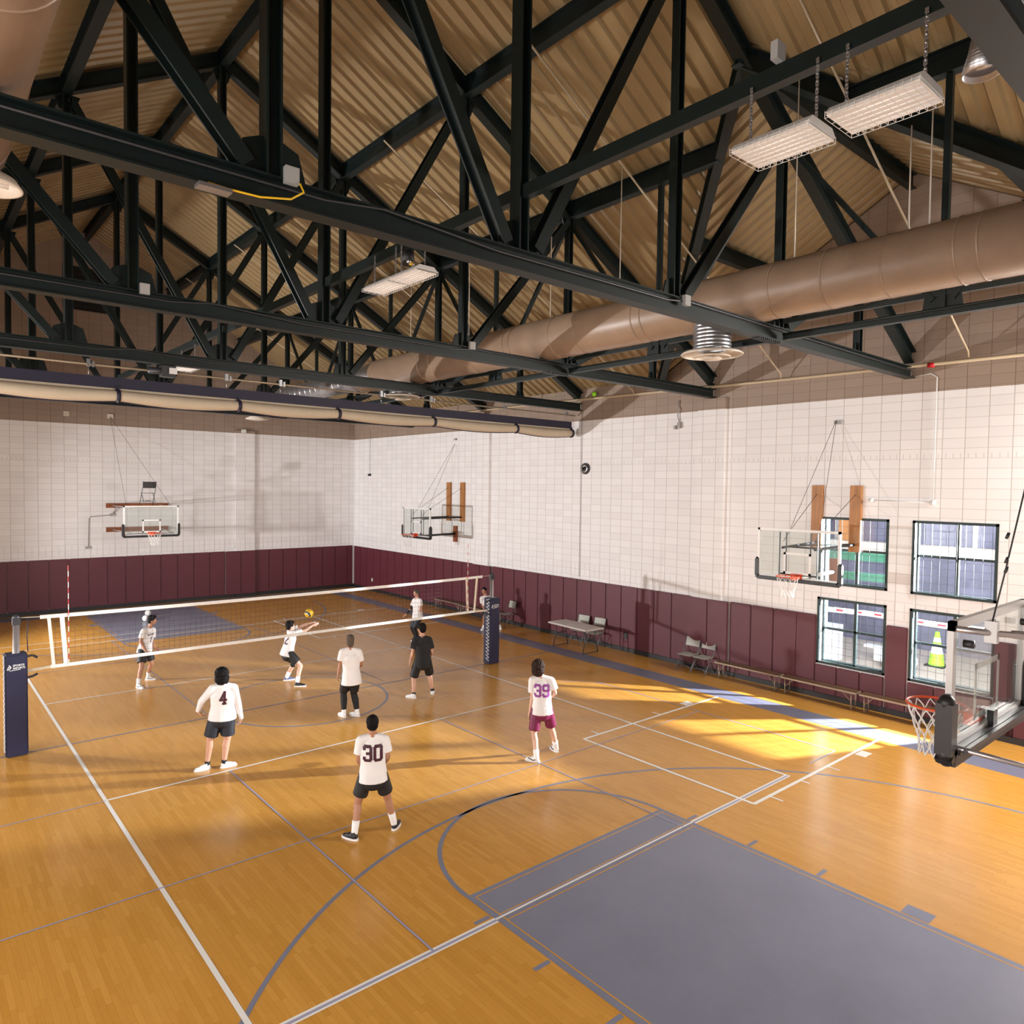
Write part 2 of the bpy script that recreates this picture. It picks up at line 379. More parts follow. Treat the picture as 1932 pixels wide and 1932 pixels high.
# side-court lanes
for s in (-1, 1):
    for sx in (-1, 1):
        if sx < 0: continue
        X = lambda v: sx*v
        a, b = X(3.06), X(7.52)
        for y in (5.66, 9.24): rect(min(a, b), max(a, b), s*y-.03, s*y+.03, Z4, 3)
        a, b = X(3.04), X(3.10); rect(min(a, b), max(a, b), min(s*5.66, s*9.24), max(s*5.66, s*9.24), Z4, 3)
        for (y, d) in ((5.66, -1), (9.24, 1)):
            for xx, ln in ((3.51, .2), (4.48, .13), (5.42, .2)):
                y0, y1 = s*(y+d*.03), s*(y+d*(.03+ln)); rect(X(xx)-.018, X(xx)+.018, min(y0, y1), max(y0, y1), Z4, 3)
            a, b = X(6.38), X(6.68); y0, y1 = s*(y+d*.05), s*(y+d*.24); rect(min(a, b), max(a, b), min(y0, y1), max(y0, y1), Z4, 3)
# thin grey-blue practice-court lines
for x in (-2.67, 1.6, 6.26): rect(x-.013, x+.013, -9.0, -3.02, Z5, 4)
for x in (-2.02, 2.15): rect(x-.012, x+.012, .2, 9.0, Z5, 4)
rect(-7.5, 1.9, 9.79, 9.83, Z5, 3); rect(-1.2, -1.1, 8.3, 8.32, Z5, 4)
rect(-7.5, 6.26, -6.03, -6.005, Z5, 4); rect(-7.5, -4.5, -3.03, -3.005, Z5, 4); rect(5.3, 6.26, -9.0, -8.975, Z5, 4); rect(-7.5, -2.02, 6.0, 6.02, Z5, 4)
arc(5.0, -3.7, 1.3, .024, .2, 1.4, Z5, 4, 20)
struct('floor', fl, [M['maple'], M['pgrey'], M['pband'], M['pwhite'], M['pthin']])

# window openings of the right wall: (y0, y1, z0, z1)
WIN = [(-8.57, -7.04, .80, 2.34), (-10.60, -9.04, .80, 2.34), (-8.57, -7.04, 2.65, 4.20), (-10.60, -9.04, 2.65, 4.20)]
def wall_with_holes(name, x0, x1, y0, y1, ztop, holes, m, gable=None):
    mb = MB(); ys = sorted({y0, y1} | {h[0] for h in holes} | {h[1] for h in holes}); zs = sorted({0.0, ztop} | {h[2] for h in holes} | {h[3] for h in holes})
    for a, b in zip(ys, ys[1:]):
        run = None
        for c, d in zip(zs, zs[1:]):
            solid = not any(h[0]-1e-6 <= a and b <= h[1]+1e-6 and h[2]-1e-6 <= c and d <= h[3]+1e-6 for h in holes)
            if solid:
                run = (run[0], d) if run else (c, d)
            if (not solid or d == zs[-1]) and run:
                mb.box(x0, x1, a, b, run[0], run[1]); run = None
    if gable: mb.prism([(x0, y, z) for y, z in gable], (x1-x0, 0, 0))
    return mb
zt = zdeck(XR)+.02
hw = (DZ-zt)/SL
g = [(DY-hw, zt), (DY+hw, zt), (DY, DZ)]
mb = wall_with_holes('wall_right', XR, XR+.4, YN, YF+.4, zt, WIN, None, g)
for y0, y1 in ((5.13, 5.93), (-4.52, -3.70)):       # shallow pilasters
    mb.box(XR-.10, XR, y0, y1, 0, 7.15)
struct('wall_right', mb, M['wallx'])
mb = MB(); zl = zdeck(XL)
mb.prism([(XL-.4, YF, 0), (XR, YF, 0), (XR, YF, zdeck(XR)), (XC, YF, ZR), (XL-.4, YF, zdeck(XL-.4))], (0, .4, 0))
for x0, x1 in ((3.86, 4.68), (-7.5, -6.7)): mb.box(x0, x1, YF-.10, YF, 0, 6.98)
struct('wall_far', mb, M['wally'])
mb = MB(); mb.box(XL-.4, XL, YN, YF, 0, zl+.05); struct('wall_left', mb, M['wallx'])
mb = MB(); mb.prism([(XL-.4, YN-.4, 0), (XR+.4, YN-.4, 0), (XR+.4, YN-.4, zdeck(XR)+3), (XC, YN-.4, ZR), (XL-.4, YN-.4, zl)], (0, .4, 0)); struct('wall_near', mb, M['wally'])
# base strips
mb = MB()
for a, b, dx in ((YN, -4.52, 0), (-4.52, -3.70, .1), (-3.70, 5.13, 0), (5.13, 5.93, .1), (5.93, YF, 0)): mb.box(XR-.035-dx-.03, XR-dx, a, b, 0, .12)
struct('baseboard_right', mb, M['base'])
mb = MB(); mb.box(XL, XR, YF-.06, YF, 0, .14); mb.box(3.83, 4.71, YF-.17, YF-.06, 0, .14); struct('baseboard_far', mb, M['base'])

# corrugated roof deck, cut along the valleys of the cross gable
def sheet(o, e, n, L, W, pitch=.305, dep=.06):
    """corrugated sheet from o; ribs run along e (length L), repeat along n (width W)"""
    mb = MB(); up = Vector(e).cross(Vector(n)).normalized()
    if up.z < 0: up = -up
    o, e, n = Vector(o), Vector(e).normalized(), Vector(n).normalized()
    k = int(math.ceil(W/pitch)); prof = []
    for i in range(k):
        b = i*pitch
        prof += [(b, 0), (b+.13, 0), (b+.165, dep), (b+.27, dep)]
    prof.append((k*pitch, 0))
    vs = []
    for a, h in prof: p = o+n*a+up*h; vs += [p, p+e*L]
    mb.add(vs, [(2*i, 2*i+1, 2*i+3, 2*i+2) for i in range(len(prof)-1)])
    # small stiffening lip at every lap
    return mb
def cut(mb, planes):
    bm = bmesh.new(); vs = [bm.verts.new(v) for v in mb.v]
    for f in mb.f: bm.faces.new([vs[i] for i in f])
    for co, no in planes: bmesh.ops.bisect_plane(bm, geom=bm.verts[:]+bm.edges[:]+bm.faces[:], plane_co=co, plane_no=no, clear_outer=True)
    r = MB(); idx = {v: i for i, v in enumerate(bm.verts)}
    r.add([v.co.copy() for v in bm.verts], [[idx[v] for v in f.verts] for f in bm.faces]); bm.free()
    return r
ceil = MB()
def join(a, b): a.add(b.v, b.f)
er = Vector((1, 0, -SL)).normalized(); el = Vector((-1, 0, -SL)).normalized()
Lr = (XR+.4-XC)*math.sqrt(1+SL*SL); Ll = (XC-XL+.4)*math.sqrt(1+SL*SL)
join(ceil, sheet((XC, YN, ZR), el, (0, 1, 0), Ll, YF+.3-YN))
join(ceil, cut(sheet((XC, DY, ZR), er, (0, 1, 0), Lr, YF+.3-DY), [((DX, DY, 0), (1, -1, 0))]))
join(ceil, cut(sheet((XC, YN, ZR), er, (0, 1, 0), Lr, DY-YN), [((DX, DY, 0), (1, 1, 0)), ((0, DY, 0), (0, 1, 0))]))
Ld = 7.4*math.sqrt(1+SL*SL)
join(ceil, cut(sheet((DX-.4, DY, DZ), (0, 1, -SL), (1, 0, 0), Ld, XR+.4-DX+.4), [((DX, DY, 0), (-1, 1, 0)), ((XR+.4, 0, 0), (1, 0, 0))]))
join(ceil, cut(sheet((DX-.4, DY, DZ), (0, -1, -SL), (1, 0, 0), Ld, XR+.4-DX+.4), [((DX, DY, 0), (-1, -1, 0)), ((XR+.4, 0, 0), (1, 0, 0)), ((0, YN-.2, 0), (0, -1, 0))]))
struct('ceiling', ceil, M['deck'])
# a solid roof skin above the deck keeps the sky out
mb = MB(); t = .12
mb.quad((XC, YN, ZR+t), (XC, YF+.4, ZR+t), (XL-.5, YF+.4, zdeck(XL-.5)+t), (XL-.5, YN, zdeck(XL-.5)+t))
mb.add([(XC, YN, ZR+t), (XC, YF+.4, ZR+t), (XR+.5, YF+.4, zdeck(XR+.5)+t), (XR+.5, DY+6.9, zdeck(XR+.5)+t), (DX, DY, DZ+t), (XR+.5, DY-6.9, zdeck(XR+.5)+t), (XR+.5, YN, zdeck(XR+.5)+t)], [(0, 1, 2, 3, 4), (0, 4, 5, 6)])
mb.add([(DX, DY, DZ+t), (XR+.5, DY, DZ+t), (XR+.5, DY+6.9, zdeck(XR+.5)+t), (XR+.5, DY-6.9, zdeck(XR+.5)+t)], [(0, 1, 2), (0, 3, 1)])
struct('roof', mb, M['dark'])

# windows
def window(i, y0, y1, z0, z1):
    fr = MB(); f = .055
    fr.box(XR-.012, XR+.05, y0, y0+f, z0, z1); fr.box(XR-.012, XR+.05, y1-f, y1, z0, z1)
    fr.box(XR-.012, XR+.05, y0, y1, z0, z0+f); fr.box(XR-.012, XR+.05, y0, y1, z1-f, z1)
    o = struct('window_%d' % i, fr, M['wframe'])
    jb = MB(); a, b = XR+.05, XR+.4; e = .012
    jb.box(a, b, y0, y0+e, z0, z1); jb.box(a, b, y1-e, y1, z0, z1); jb.box(a, b, y0, y1, z0, z0+e); jb.box(a, b, y0, y1, z1-e, z1)
    part('jamb', jb, M['jamb'], o)
    mu = MB(); ym, zm = (y0+y1)/2, (z0+z1)/2+.02; x = XR+.24
    mu.box(x, x+.07, ym-.03, ym+.03, z0, z1); mu.box(x, x+.07, y0, y1, zm-.025, zm+.025)
    for a0, a1, b0, b1 in ((y0, y0+.045, z0, z1), (y1-.045, y1, z0, z1), (y0, y1, z0, z0+.045), (y0, y1, z1-.045, z1)): mu.box(x, x+.07, a0, a1, b0, b1)
    part('sash', mu, M['wframe'], o)
    pn = MB(); pn.box(x+.03, x+.036, y0, y1, z0, z1); part('pane', pn, M['gwin'], o)
    gd = MB(); g = .006
    k = y0+.13
    while k < y1: gd.box(XR+.1, XR+.1+g, k-g/2, k+g/2, z0, z1); k += .155
    k = z0+.1
    while k < z1: gd.box(XR+.1, XR+.1+g, y0, y1, k-g/2, k+g/2); k += .155
    part('wire_guard', gd, M['wire'], o)
for i, wv in enumerate(WIN): window(i+1, *wv)

# ------------------------------------------------------------------ roof steel
TY = [-13.7, -8.9, -4.1, .7, 5.5, 10.3]
TN = ['nearest the camera', 'second from the camera, meeting the cross gable', 'third from the camera', 'fourth from the camera, above the rolled curtain', 'fifth from the camera, beyond the curtain', 'sixth and farthest']
PX = [-9.95, -7.15, -4.35, -1.54, 1.25, 4.0, 6.87]
def rc(x): return 13.65-SL*abs(x-XC)          # rafter centre line
ZB = 7.285
for y, nm in zip(TY, TN):
    t = thing('roof_truss', 'dark green steel roof truss, '+nm, 'roof truss', (XC, y, ZB), 'roof trusses')
    b = MB(); b.ibeam((XL+.05, y, ZB), (XR-.03, y, ZB), .19, .23); part('bottom_chord', b, M['steel'], t)
    for xe in (XL+.05, XR-.03):
        b = MB(); b.ibeam((XC, y, rc(XC)), (xe, y, rc(xe)), .19, .27); part('top_chord', b, M['steel'], t)
    for x in PX:
        b = MB(); wd = .17 if abs(x-PX[3]) < 3 and x < 1 else .12
        b.ibeam((x, y, ZB+.1), (x, y, rc(x)-.1), wd, .14, (1, 0, 0), .02); part('post', b, M['steel'], t)
    for i in range(3, 6):
        for s in (1, -1):
            xa = PX[i] if s > 0 else PX[6-i]; xb = PX[i+1] if s > 0 else PX[5-i]
            b = MB(); b.ibeam((xa+s*.22, y, ZB+.16), (xb-s*.06, y, rc(xb)-.22), .14, .15 if i > 3 else .17, (0, 1, 0), .02); part('diagonal', b, M['steel'], t)
    for x in PX:
        k = {-4.35: 1.0, -1.54: 1.0, 1.25: .75}.get(x, .5)
        b = MB(); b.prism([(x-.32*k, y-.012, ZB+.1), (x+.32*k, y-.012, ZB+.1), (x+.24*k, y-.012, ZB+.14+.24*k), (x+.1*k, y-.012, ZB+.14+.30*k), (x-.1*k, y-.012, ZB+.14+.30*k), (x-.24*k, y-.012, ZB+.14+.24*k)], (0, .024, 0))
        part('gusset_plate', b, M['steel'], t)
        if abs(x-PX[3]) < 6:
            b = MB(); z = rc(x)-.10; b.prism([(x-.22, y-.012, z-.05), (x+.22, y-.012, z-.05), (x+.12, y-.012, z-.34), (x-.12, y-.012, z-.34)], (0, .024, 0))
            part('gusset_plate', b, M['steel'], t)
    # conduit clipped along the chord
    b = MB(); b.tube([(XL+.1, y-.085, ZB+.03), (-3.9, y-.085, ZB+.03), (-3.3, y-.09, ZB+.10), (-1.9, y-.09, ZB+.02), (1.0, y-.09, ZB+.03), (1.5, y-.1, ZB+.08), (XR-.2, y-.09, ZB+.02)], .012, 6)
    part('conduit', b, M['dkgrey'], t)
    # bolted splice near the right end
    b = MB()
    for k in range(11):
        b.box(3.35+k*.06, 3.375+k*.06, y-.07, y+.07, ZB-.135, ZB-.115)
    o = part('splice_bolts', b, M['black'], t); o['kind'] = 'stuff'
# ridge beam and purlins
def pz(x): return zdeck(x)-.24
def lab(x): return {-9.95: 'third to the left of the ridge, lowest', -7.15: 'second to the left of the ridge', -4.35: 'first to the left of the ridge', 1.25: 'first to the right of the ridge', 4.0: 'second to the right of the ridge', 6.87: 'third to the right of the ridge'}[x]
b = MB(); b.ibeam((XC, YN, pz(XC)), (XC, YF, pz(XC)), .17, .34); single('ridge_beam', b, M['steel'], 'dark green steel beam running the length of the hall under the main ridge', 'beam', (XC, YN, pz(XC)))
for x in (-9.95, -7.15, -4.35, 1.25, 4.0, 6.87):
    segs = [(YN, YF)]
    if x == 4.0: segs = [(DY+1.12, YF), (YN, DY-1.12)]
    if x == 6.87: segs = [(DY+3.98, YF), (YN, DY-3.98)]
    for k, (a, c) in enumerate(segs):
        b = MB(); b.ibeam((x, a, pz(x)), (x, c, pz(x)), .17, .34)
        single('purlin', b, M['steel'], 'dark green purlin under the deck, '+lab(x)+('' if len(segs) == 1 else (', far part' if k == 0 else ', near part')), 'beam', (x, a, pz(x)), 'roof purlins')
ZG = DZ-.22
b = MB(); b.ibeam((DX-.2, DY, ZG), (XR-.1, DY, ZG), .15, .3); single('gable_ridge_beam', b, M['steel'], 'dark green beam under the ridge of the small cross gable', 'beam', (DX, DY, ZG))
for s, nm in ((1, 'left, far side'), (-1, 'right, near side')):
    b = MB(); e = 6.5; b.ibeam((DX, DY, ZG), (DX+e, DY+s*e, ZG-SL*e), .17, .32); single('valley_beam', b, M['steel'], 'dark green valley beam on the '+nm+' of the cross gable', 'beam', (DX, DY, ZG), 'valley beams')
    q = 2.65; b = MB(); b.ibeam((DX+q+.1, DY+s*q, ZG-SL*q), (XR-.1, DY+s*q, ZG-SL*q), .15, .3); single('gable_purlin', b, M['steel'], 'dark green purlin halfway down the '+nm+' of the cross gable', 'beam', (DX+q, DY+s*q, ZG-SL*q), 'cross gable purlins')
# centre line strut and bracing frames between the trusses
ends = [YN]+TY
for a, c in zip(ends, ends[1:]):
    if a < -14: continue
    b = MB(); b.bar((XC, a+.09, 8.03), (XC, c-.09, 8.03), .10, .14); b.bar((XC+.04, a+.09, 8.09), (XC+.04, c-.09, 8.09), .10, .015)
    single('strut', b, M['steel'], 'dark green horizontal strut between centre posts, '+('nearest', 'second', 'third', 'fourth', 'farthest', 'last')[ends.index(a)-1]+' bay from the camera', 'strut', (XC, a, 8.03), 'centre struts')
for x, nm in ((4.0, 'right'), (-7.15, 'left')):
    for a, c in zip(TY, TY[1:]):
        m_ = (a+c)/2; t = thing('bracing_frame', 'dark green bracing between trusses, %s side, %s bay from the camera' % (nm, ('first', 'second', 'third', 'fourth', 'fifth')[TY.index(a)]), 'bracing', (x, m_, 7.2), 'longitudinal bracing')
        b = MB(); b.bar((x, a+.12, 7.23), (x, c-.12, 7.23), .11, .07); b.tube([(x-.06, a+.12, 7.28), (x-.06, c-.12, 7.28)], .02, 6); part('lower_rail', b, M['steel'], t)
        b = MB(); b.bar((x, a+.1, 7.50), (x, c-.1, 7.50), .06, .075); part('upper_rail', b, M['steel'], t)
        b = MB(); b.bar((x, m_, 7.25), (x, m_, pz(x)-.19) if not (x == 4.0 and abs(m_-DY) < 1.2) else (x, m_, 10.3), .085, .085, (0, 1, 0)); part('mid_post', b, M['steel'], t)
        for e in (a, c):
            s = 1 if e > m_ else -1
            b = MB(); b.bar((x, m_+s*.12, 7.42), (x, e-s*.1, rc(x)-.32), .075, .075, (1, 0, 0)); part('brace', b, M['steel'], t)
        b = MB(); b.prism([(x-.01, m_-.26, 7.24), (x-.01, m_+.26, 7.24), (x-.01, m_+.22, 7.55), (x-.01, m_-.22, 7.55)], (.02, 0, 0)); part('gusset_plate', b, M['steel'], t)
# grey junction boxes on the truss nodes
for x, y, z, nm in ((-4.22, -9.02, 7.42, 'at the leftmost visible post of the second truss'), (1.38, -9.02, 7.36, 'beside the right-hand post of the second truss'), (-4.22, -4.22, 7.42, 'at the left post of the third truss'), (1.38, -4.22, 7.42, 'at the right post of the third truss'), (-1.53, -11.95, 8.22, 'on top of the strut between the two hanging lights')):
    b = MB(); b.box(x-.06, x+.06, y-.03, y+.03, z-.07, z+.07); single('junction_box', b, M['box'], 'small grey junction box '+nm, 'electrical box', (x, y, z), 'junction boxes')
b = MB(); b.tube([(-4.16, -9.06, 7.36), (-4.13, -9.07, 7.29), (-4.25, -9.08, 7.2), (-4.5, -9.05, 7.16), (-4.75, -9.02, 7.165), (-4.9, -9.0, 7.18)], .009, 6)
single('extension_cord', b, M['yellow'], 'yellow cord looped under the second truss chord', 'cord', (-4.5, -9.05, 7.16))
b = MB(); b.box(-4.98, -4.72, -9.04, -8.92, 7.135, 7.165); single('exit_light', b, M['silver'], 'small square silver fitting under the second truss chord', 'light fitting', (-4.85, -8.98, 7.15))

# ------------------------------------------------------------------ ducts
def duct(name, label, pts, r, seams, diffs, m=None):
    t = thing(name, label, 'air duct', pts[0])
    b = MB(); b.tube(pts, r, 40, caps=True); part('duct_body', b, m or M['duct'], t)
    for (x, y, z) in seams:
        b = MB(); b.tube([(x, y-.012, z), (x, y+.012, z)], r+.007, 40); part('seam_band', b, m or M['duct'], t)
    for (x, y, z, rr, arm) in diffs:
        d = MB(); n = 6; zt_ = z+.09
        d.lathe([(rr*.98, 0), (rr, .015), (rr*.93, .045), (rr*.62, .07), (rr*.5, .09)], (x, y, z), n=40)
        d.lathe([(rr*.58, -.035), (rr*.6, -.02), (rr*.42, .0), (rr*.3, .03)], (x, y, z), n=36)
        d.lathe([(.001, -.07), (rr*.3, -.07), (rr*.33, -.055), (rr*.2, -.02)], (x, y, z), n=32)
        df = part('diffuser', d, M['cream'], t)
        k = MB(); prof = []
        h = zt_
        while h < pts[0][2]-.3:
            prof += [(.30, h-z), (.312, h-z+.02), (.30, h-z+.04)]; h += .06
        k.lathe(prof, (x, y, z), n=32); part('neck', k, M['silver'], df)
    return t
t = duct('air_duct', 'large round tan duct running along the right side, resting on the truss chords', [(3.35, -15.9, 7.82), (3.35, 2.55, 7.82)], .415, [(3.35, y, 7.82) for y in (-14.6, -13.1, -12.0, -11.75, -10.9, -10.1, -9.3, -7.9, -6.9, -6.7, -5.3, -4.6, -3.4, -3.2, -2.0, -.4, .1, 2.3)],
     [(3.35, -8.11, 6.99, .50, 1), (3.35, 1.45, 7.12, .50, 0)])
b = MB(); b.tube([(3.35, 2.55, 7.82), (3.35, 3.9, 7.8), (3.35, 14.6, 7.78)], [.42, .30, .29], 32)
for q in range(30): b.tube([(3.35, 2.6+q*.38, 7.8), (3.35, 2.63+q*.38, 7.8)], max(.302, .425-.095*(q*.38)), 28)
part('silver_section', b, M['silver'], t)
b = MB(); b.lathe([(.22, .5), (.22, .12), (.42, .02), (.41, 0), (.15, -.04), (.001, -.04)], (3.35, 11.5, 7.16), n=28); part('diffuser', b, M['cream'], t)
t = duct('air_duct', 'large round tan duct end cut off by the top left corner of the photo', [(-6.41, -15.9, 7.82), (-6.41, -6.9, 7.82)], .415, [(-6.41, y, 7.82) for y in (-10, -8.3, -7.2)], [])

# fluorescent fixtures hung on chains from the centre struts
def fixture(name, label, x, y0, y1, z, wd=.42):
    t = thing(name, label, 'ceiling light', (x, (y0+y1)/2, z), 'hanging fluorescent fixtures')
    h = MB(); 
    h.prism([(x-wd/2, y0, z+.02), (x+wd/2, y0, z+.02), (x+wd/2-.06, y0, z+.075), (x-wd/2+.06, y0, z+.075)], (0, y1-y0, 0))
    part('housing', h, M['white'], t)
    r = MB()
    for k in range(6):
        xx = x-wd/2+.045+k*(wd-.09)/5; r.tube([(xx, y0+.02, z+.001), (xx, y1-.02, z+.001)], .009, 8)
    part('tubes', r, M['tubel'], t)
    p = MB(); p.box(x-wd/2+.005, x+wd/2-.005, y0+.005, y1-.005, z+.001, z+.004); part('reflector', p, M['lens'], t)
    g = MB(); q = .0026
    for k in range(13): yy = y0+k*(y1-y0)/12; g.box(x-wd/2, x+wd/2, yy-q/2, yy+q/2, z-.022, z-.022+q)
    for k in range(5): xx = x-wd/2+k*wd/4; g.box(xx-q/2, xx+q/2, y0, y1, z-.022, z-.022+q)
    for k in range(13):
        yy = y0+k*(y1-y0)/12
        for sx in (-1, 1): g.box(x+sx*wd/2-q, x+sx*wd/2+q, yy-q/2, yy+q/2, z-.022, z+.03)
    part('wire_guard', g, M['white'], t)
    for yy in (y0+.05, y1-.05):
        c = MB(); zz = z+.075; a = 0
        while zz < 7.97:
            if a: c.box(x-.012, x+.012, yy-.003, yy+.003, zz, zz+.035)
            else: c.box(x-.003, x+.003, yy-.012, yy+.012, zz, zz+.035)
            zz += .028; a = 1-a
        part('chain', c, M['silver'], t)
fixture('fluorescent_light', 'white wire-guarded fluorescent light hanging at upper right, left one of the nearest pair', -1.60, -12.36, -11.72, 7.44)
fixture('fluorescent_light', 'white wire-guarded fluorescent light hanging at upper right, right one of the nearest pair', -1.60, -13.10, -12.48, 7.44)
fixture('fluorescent_light', 'white fluorescent light above mid court, near half of the middle pair', -1.69, -7.30, -6.64, 7.50, .34)
fixture('fluorescent_light', 'white fluorescent light above mid court, far half of the middle pair', -1.69, -6.60, -5.94, 7.50, .34)
fixture('fluorescent_light', 'small far white light panel hanging left of centre above the rolled curtain', -1.60, 2.3, 3.4, 7.47, .42)
b = MB(); b.lathe([(.02, .22), (.06, .20), (.075, .12), (.10, .0), (.095, .0), (.07, .1), (.001, .14)], (-1.99, -13.5, 7.23), n=24)
for q in range(5): b.tube([(-1.99, -13.5, 7.26+q*.022), (-1.99, -13.5, 7.262+q*.022)], .1-.006*q, 20)
single('work_light', b, M['silver'], 'small ribbed metal bell lamp beside the nearest truss, upper right corner', 'lamp', (-1.99, -13.5, 7.2))
t = thing('low_bay_light', 'round-ended beige reflector lamp cut off by the left edge of the photo', 'ceiling light', (-6.2, -6.9, 7.45))
b = MB(); pr = []
for s, k in ((1, 0),):
    b.lathe([(.001, .14), (.10, .13), (.22, .07), (.27, .0), (.29, .0), (.29, .01), (.24, .085), (.1, .16)], (-6.18, -6.95, 7.42), n=36)
part('reflector', b, M['cream'], t)
b = MB(); b.tube([(-6.38, -6.95, 7.46), (-6.0, -6.95, 7.46)], .022, 10); part('tube', b, M['tubel'], t)
b = MB(); b.tube([(-6.18, -6.95, 7.56), (-6.18, -6.95, 7.95)], .012, 6); part('stem', b, M['silver'], t)
# dark can with reflectors on the centre strut
b = MB(); b.lathe([(.001, .0), (.09, .0), (.09, .22), (.05, .24), (.001, .24)], (-1.53, -6.6, 7.8), axis=(.1, .3, 1), n=20); b.cur = 1
b.sphere((-1.58, -6.7, 7.79), .035, 12); b.sphere((-1.5, -6.66, 7.78), .03, 12); b.cur = 2; b.sphere((-1.545, -6.69, 7.775), .03, 12)
single('emergency_light', b, [M['black'], M['silver'], M['yellow']], 'black cylindrical fitting with small shiny lamps under the strut, above the middle light pair', 'lamp', (-1.53, -6.6, 7.8))

# sprinkler pipework
t = thing('sprinkler_pipe', 'long cream pipe along the top of the right wall with branches up the roof', 'pipe', (9.2, 0, 7.42))
b = MB(); b.tube([(9.2, 15.2, 7.56), (9.2, .5, 7.5), (9.2, -6, 7.42), (9.2, -16, 7.36)], .035, 10); part('main', b, M['pipe'], t)
for y in (-14.0, -10.03, -6.1, -1.6, 2.6, 7.2, 12.0):
    b = MB(); zz = lambda x: (zdeck(x)-.43 if y > DY+6.6 or x < DX+abs(y-DY) else 9e9)
    b.tube([(9.2, y, 7.45), (9.15, y, zdeck(9.15)-.45+.05), (1.0, y, zdeck(1.0)-.5)], .019, 8); part('branch', b, M['pipe'], t)
b = MB(); b.tube([(9.2, -9.3, 7.385), (9.2, -9.42, 7.383)], .05, 10); part('coupling', b, M['red'], t)
for y, z1, s in ((-11.33, 9.95, 'right of the nearest light pair'), (-11.08, 9.6, 'just left of the rightmost rod'), (-9.5, 10.9, 'behind the nearest light pair'), (-6.1, 10.75, 'right of the second truss'), (-4.25, 10.4, 'beside the third truss'), (-1.5, 10.9, 'beyond the third truss'), (1.0, 10.9, 'above the rolled curtain')):
    b = MB(); b.tube([(3.35, y, 8.24), (3.35, y, z1)], .010, 6); single('hanger_rod', b, M['cream'], 'thin pale rod rising from the right duct, '+s, 'rod', (3.35, y, 8.24), 'duct hanger rods')
# ------------------------------------------------------------------ wall pads
def padmesh(wd, h, z0=.13, y=0):
    """pad of width wd (local x) and height h, front face towards local -y"""
    bm = bmesh.new(); bmesh.ops.create_cube(bm, size=1)
    for v in bm.verts: v.co = Vector((v.co.x*(wd-.010), v.co.y*.055-.0275, v.co.z*h+h/2+z0))
    bmesh.ops.bevel(bm, geom=bm.edges[:], offset=.016, segments=2, affect='EDGES')
    me = bpy.data.meshes.new('wall_pad'); bm.to_mesh(me); bm.free(); me.materials.append(M['maroon'])
    return me
PM = {}
def pad(x, y, rz, wd, z0, z1, label, group):
    k = (round(wd, 3), z0, z1)
    if k not in PM: PM[k] = padmesh(wd, z1-z0, z0)
    o = bpy.data.objects.new('wall_pad', PM[k]); COL.objects.link(o); o.location = (x, y, 0); o.rotation_euler = (0, 0, rz)
    tag(o, label, 'wall pad', group)
g1 = 'full-height maroon pads on the far wall'; l1 = 'tall maroon vinyl pad on the far end wall, one of the plain row'
x = -12.05
while x < 9.2:
    wd = min(.62, 9.3-x); off = .10 if (3.86-.3 < x+wd/2 < 4.68+.3) else 0
    if abs(x+wd/2-4.27) < .33: pass
    pad(x+wd/2, YF-off, 0, wd, .14, 1.94, l1 if not off else 'maroon pad wrapped over the pilaster on the far end wall', g1 if not off else 'maroon pads on the far pilaster'); x += wd
ys = [15.2-.605*i for i in range(60)]
g2 = 'full-height maroon pads on the right wall'
for a in ys:
    b_ = a-.605; mid = (a+b_)/2
    if b_ < YN: break
    off = .10 if (4.9 < mid < 6.1 or -4.75 < mid < -3.5) else 0
    hole = next((h for h in WIN[:2] if h[0]-.25 < mid < h[1]+.25), None)
    if hole is not None: continue
    if a > -7.04 and b_ < -7.04+.0: continue
    lb = 'tall maroon pad on the right wall beyond the net' if mid > 0 else ('tall maroon pad on the right wall between the net line and the windows' if mid > -7 else 'tall maroon pad on the right wall at the near end')
    if off: lb = 'maroon pad wrapped over a pilaster of the right wall, '+('behind the far benches' if mid > 0 else 'behind the pair of folding chairs')
    pad(XR-off, mid, -PI/2, .605, .12, 1.92, lb, g2+(' beyond the net' if mid > 0 else ' near side'))
for (a, b_) in ((-7.04, -6.55),): pad(XR, (a+b_)/2, -PI/2, b_-a, .12, 1.92, 'narrow maroon pad just left of the lower windows', 'narrow pads')
pad(XR, -8.805, -PI/2, .44, .12, 1.92, 'maroon pad on the pier between the two lower windows', 'pier pads')
pad(XR, -10.80, -PI/2, .38, .12, 1.92, 'narrow maroon pad just right of the second lower window', 'narrow pads right')
for wi, h in enumerate((WIN[0], WIN[1])):
    for k in range(3):
        wd = (h[1]-h[0])/3; pad(XR, h[0]+wd*(k+.5), -PI/2, wd, .12, .775, 'low maroon pad under the '+('left', 'right', 'hidden')[wi]+' lower window', 'low pads under the '+('left', 'right', 'hidden')[wi]+' window')

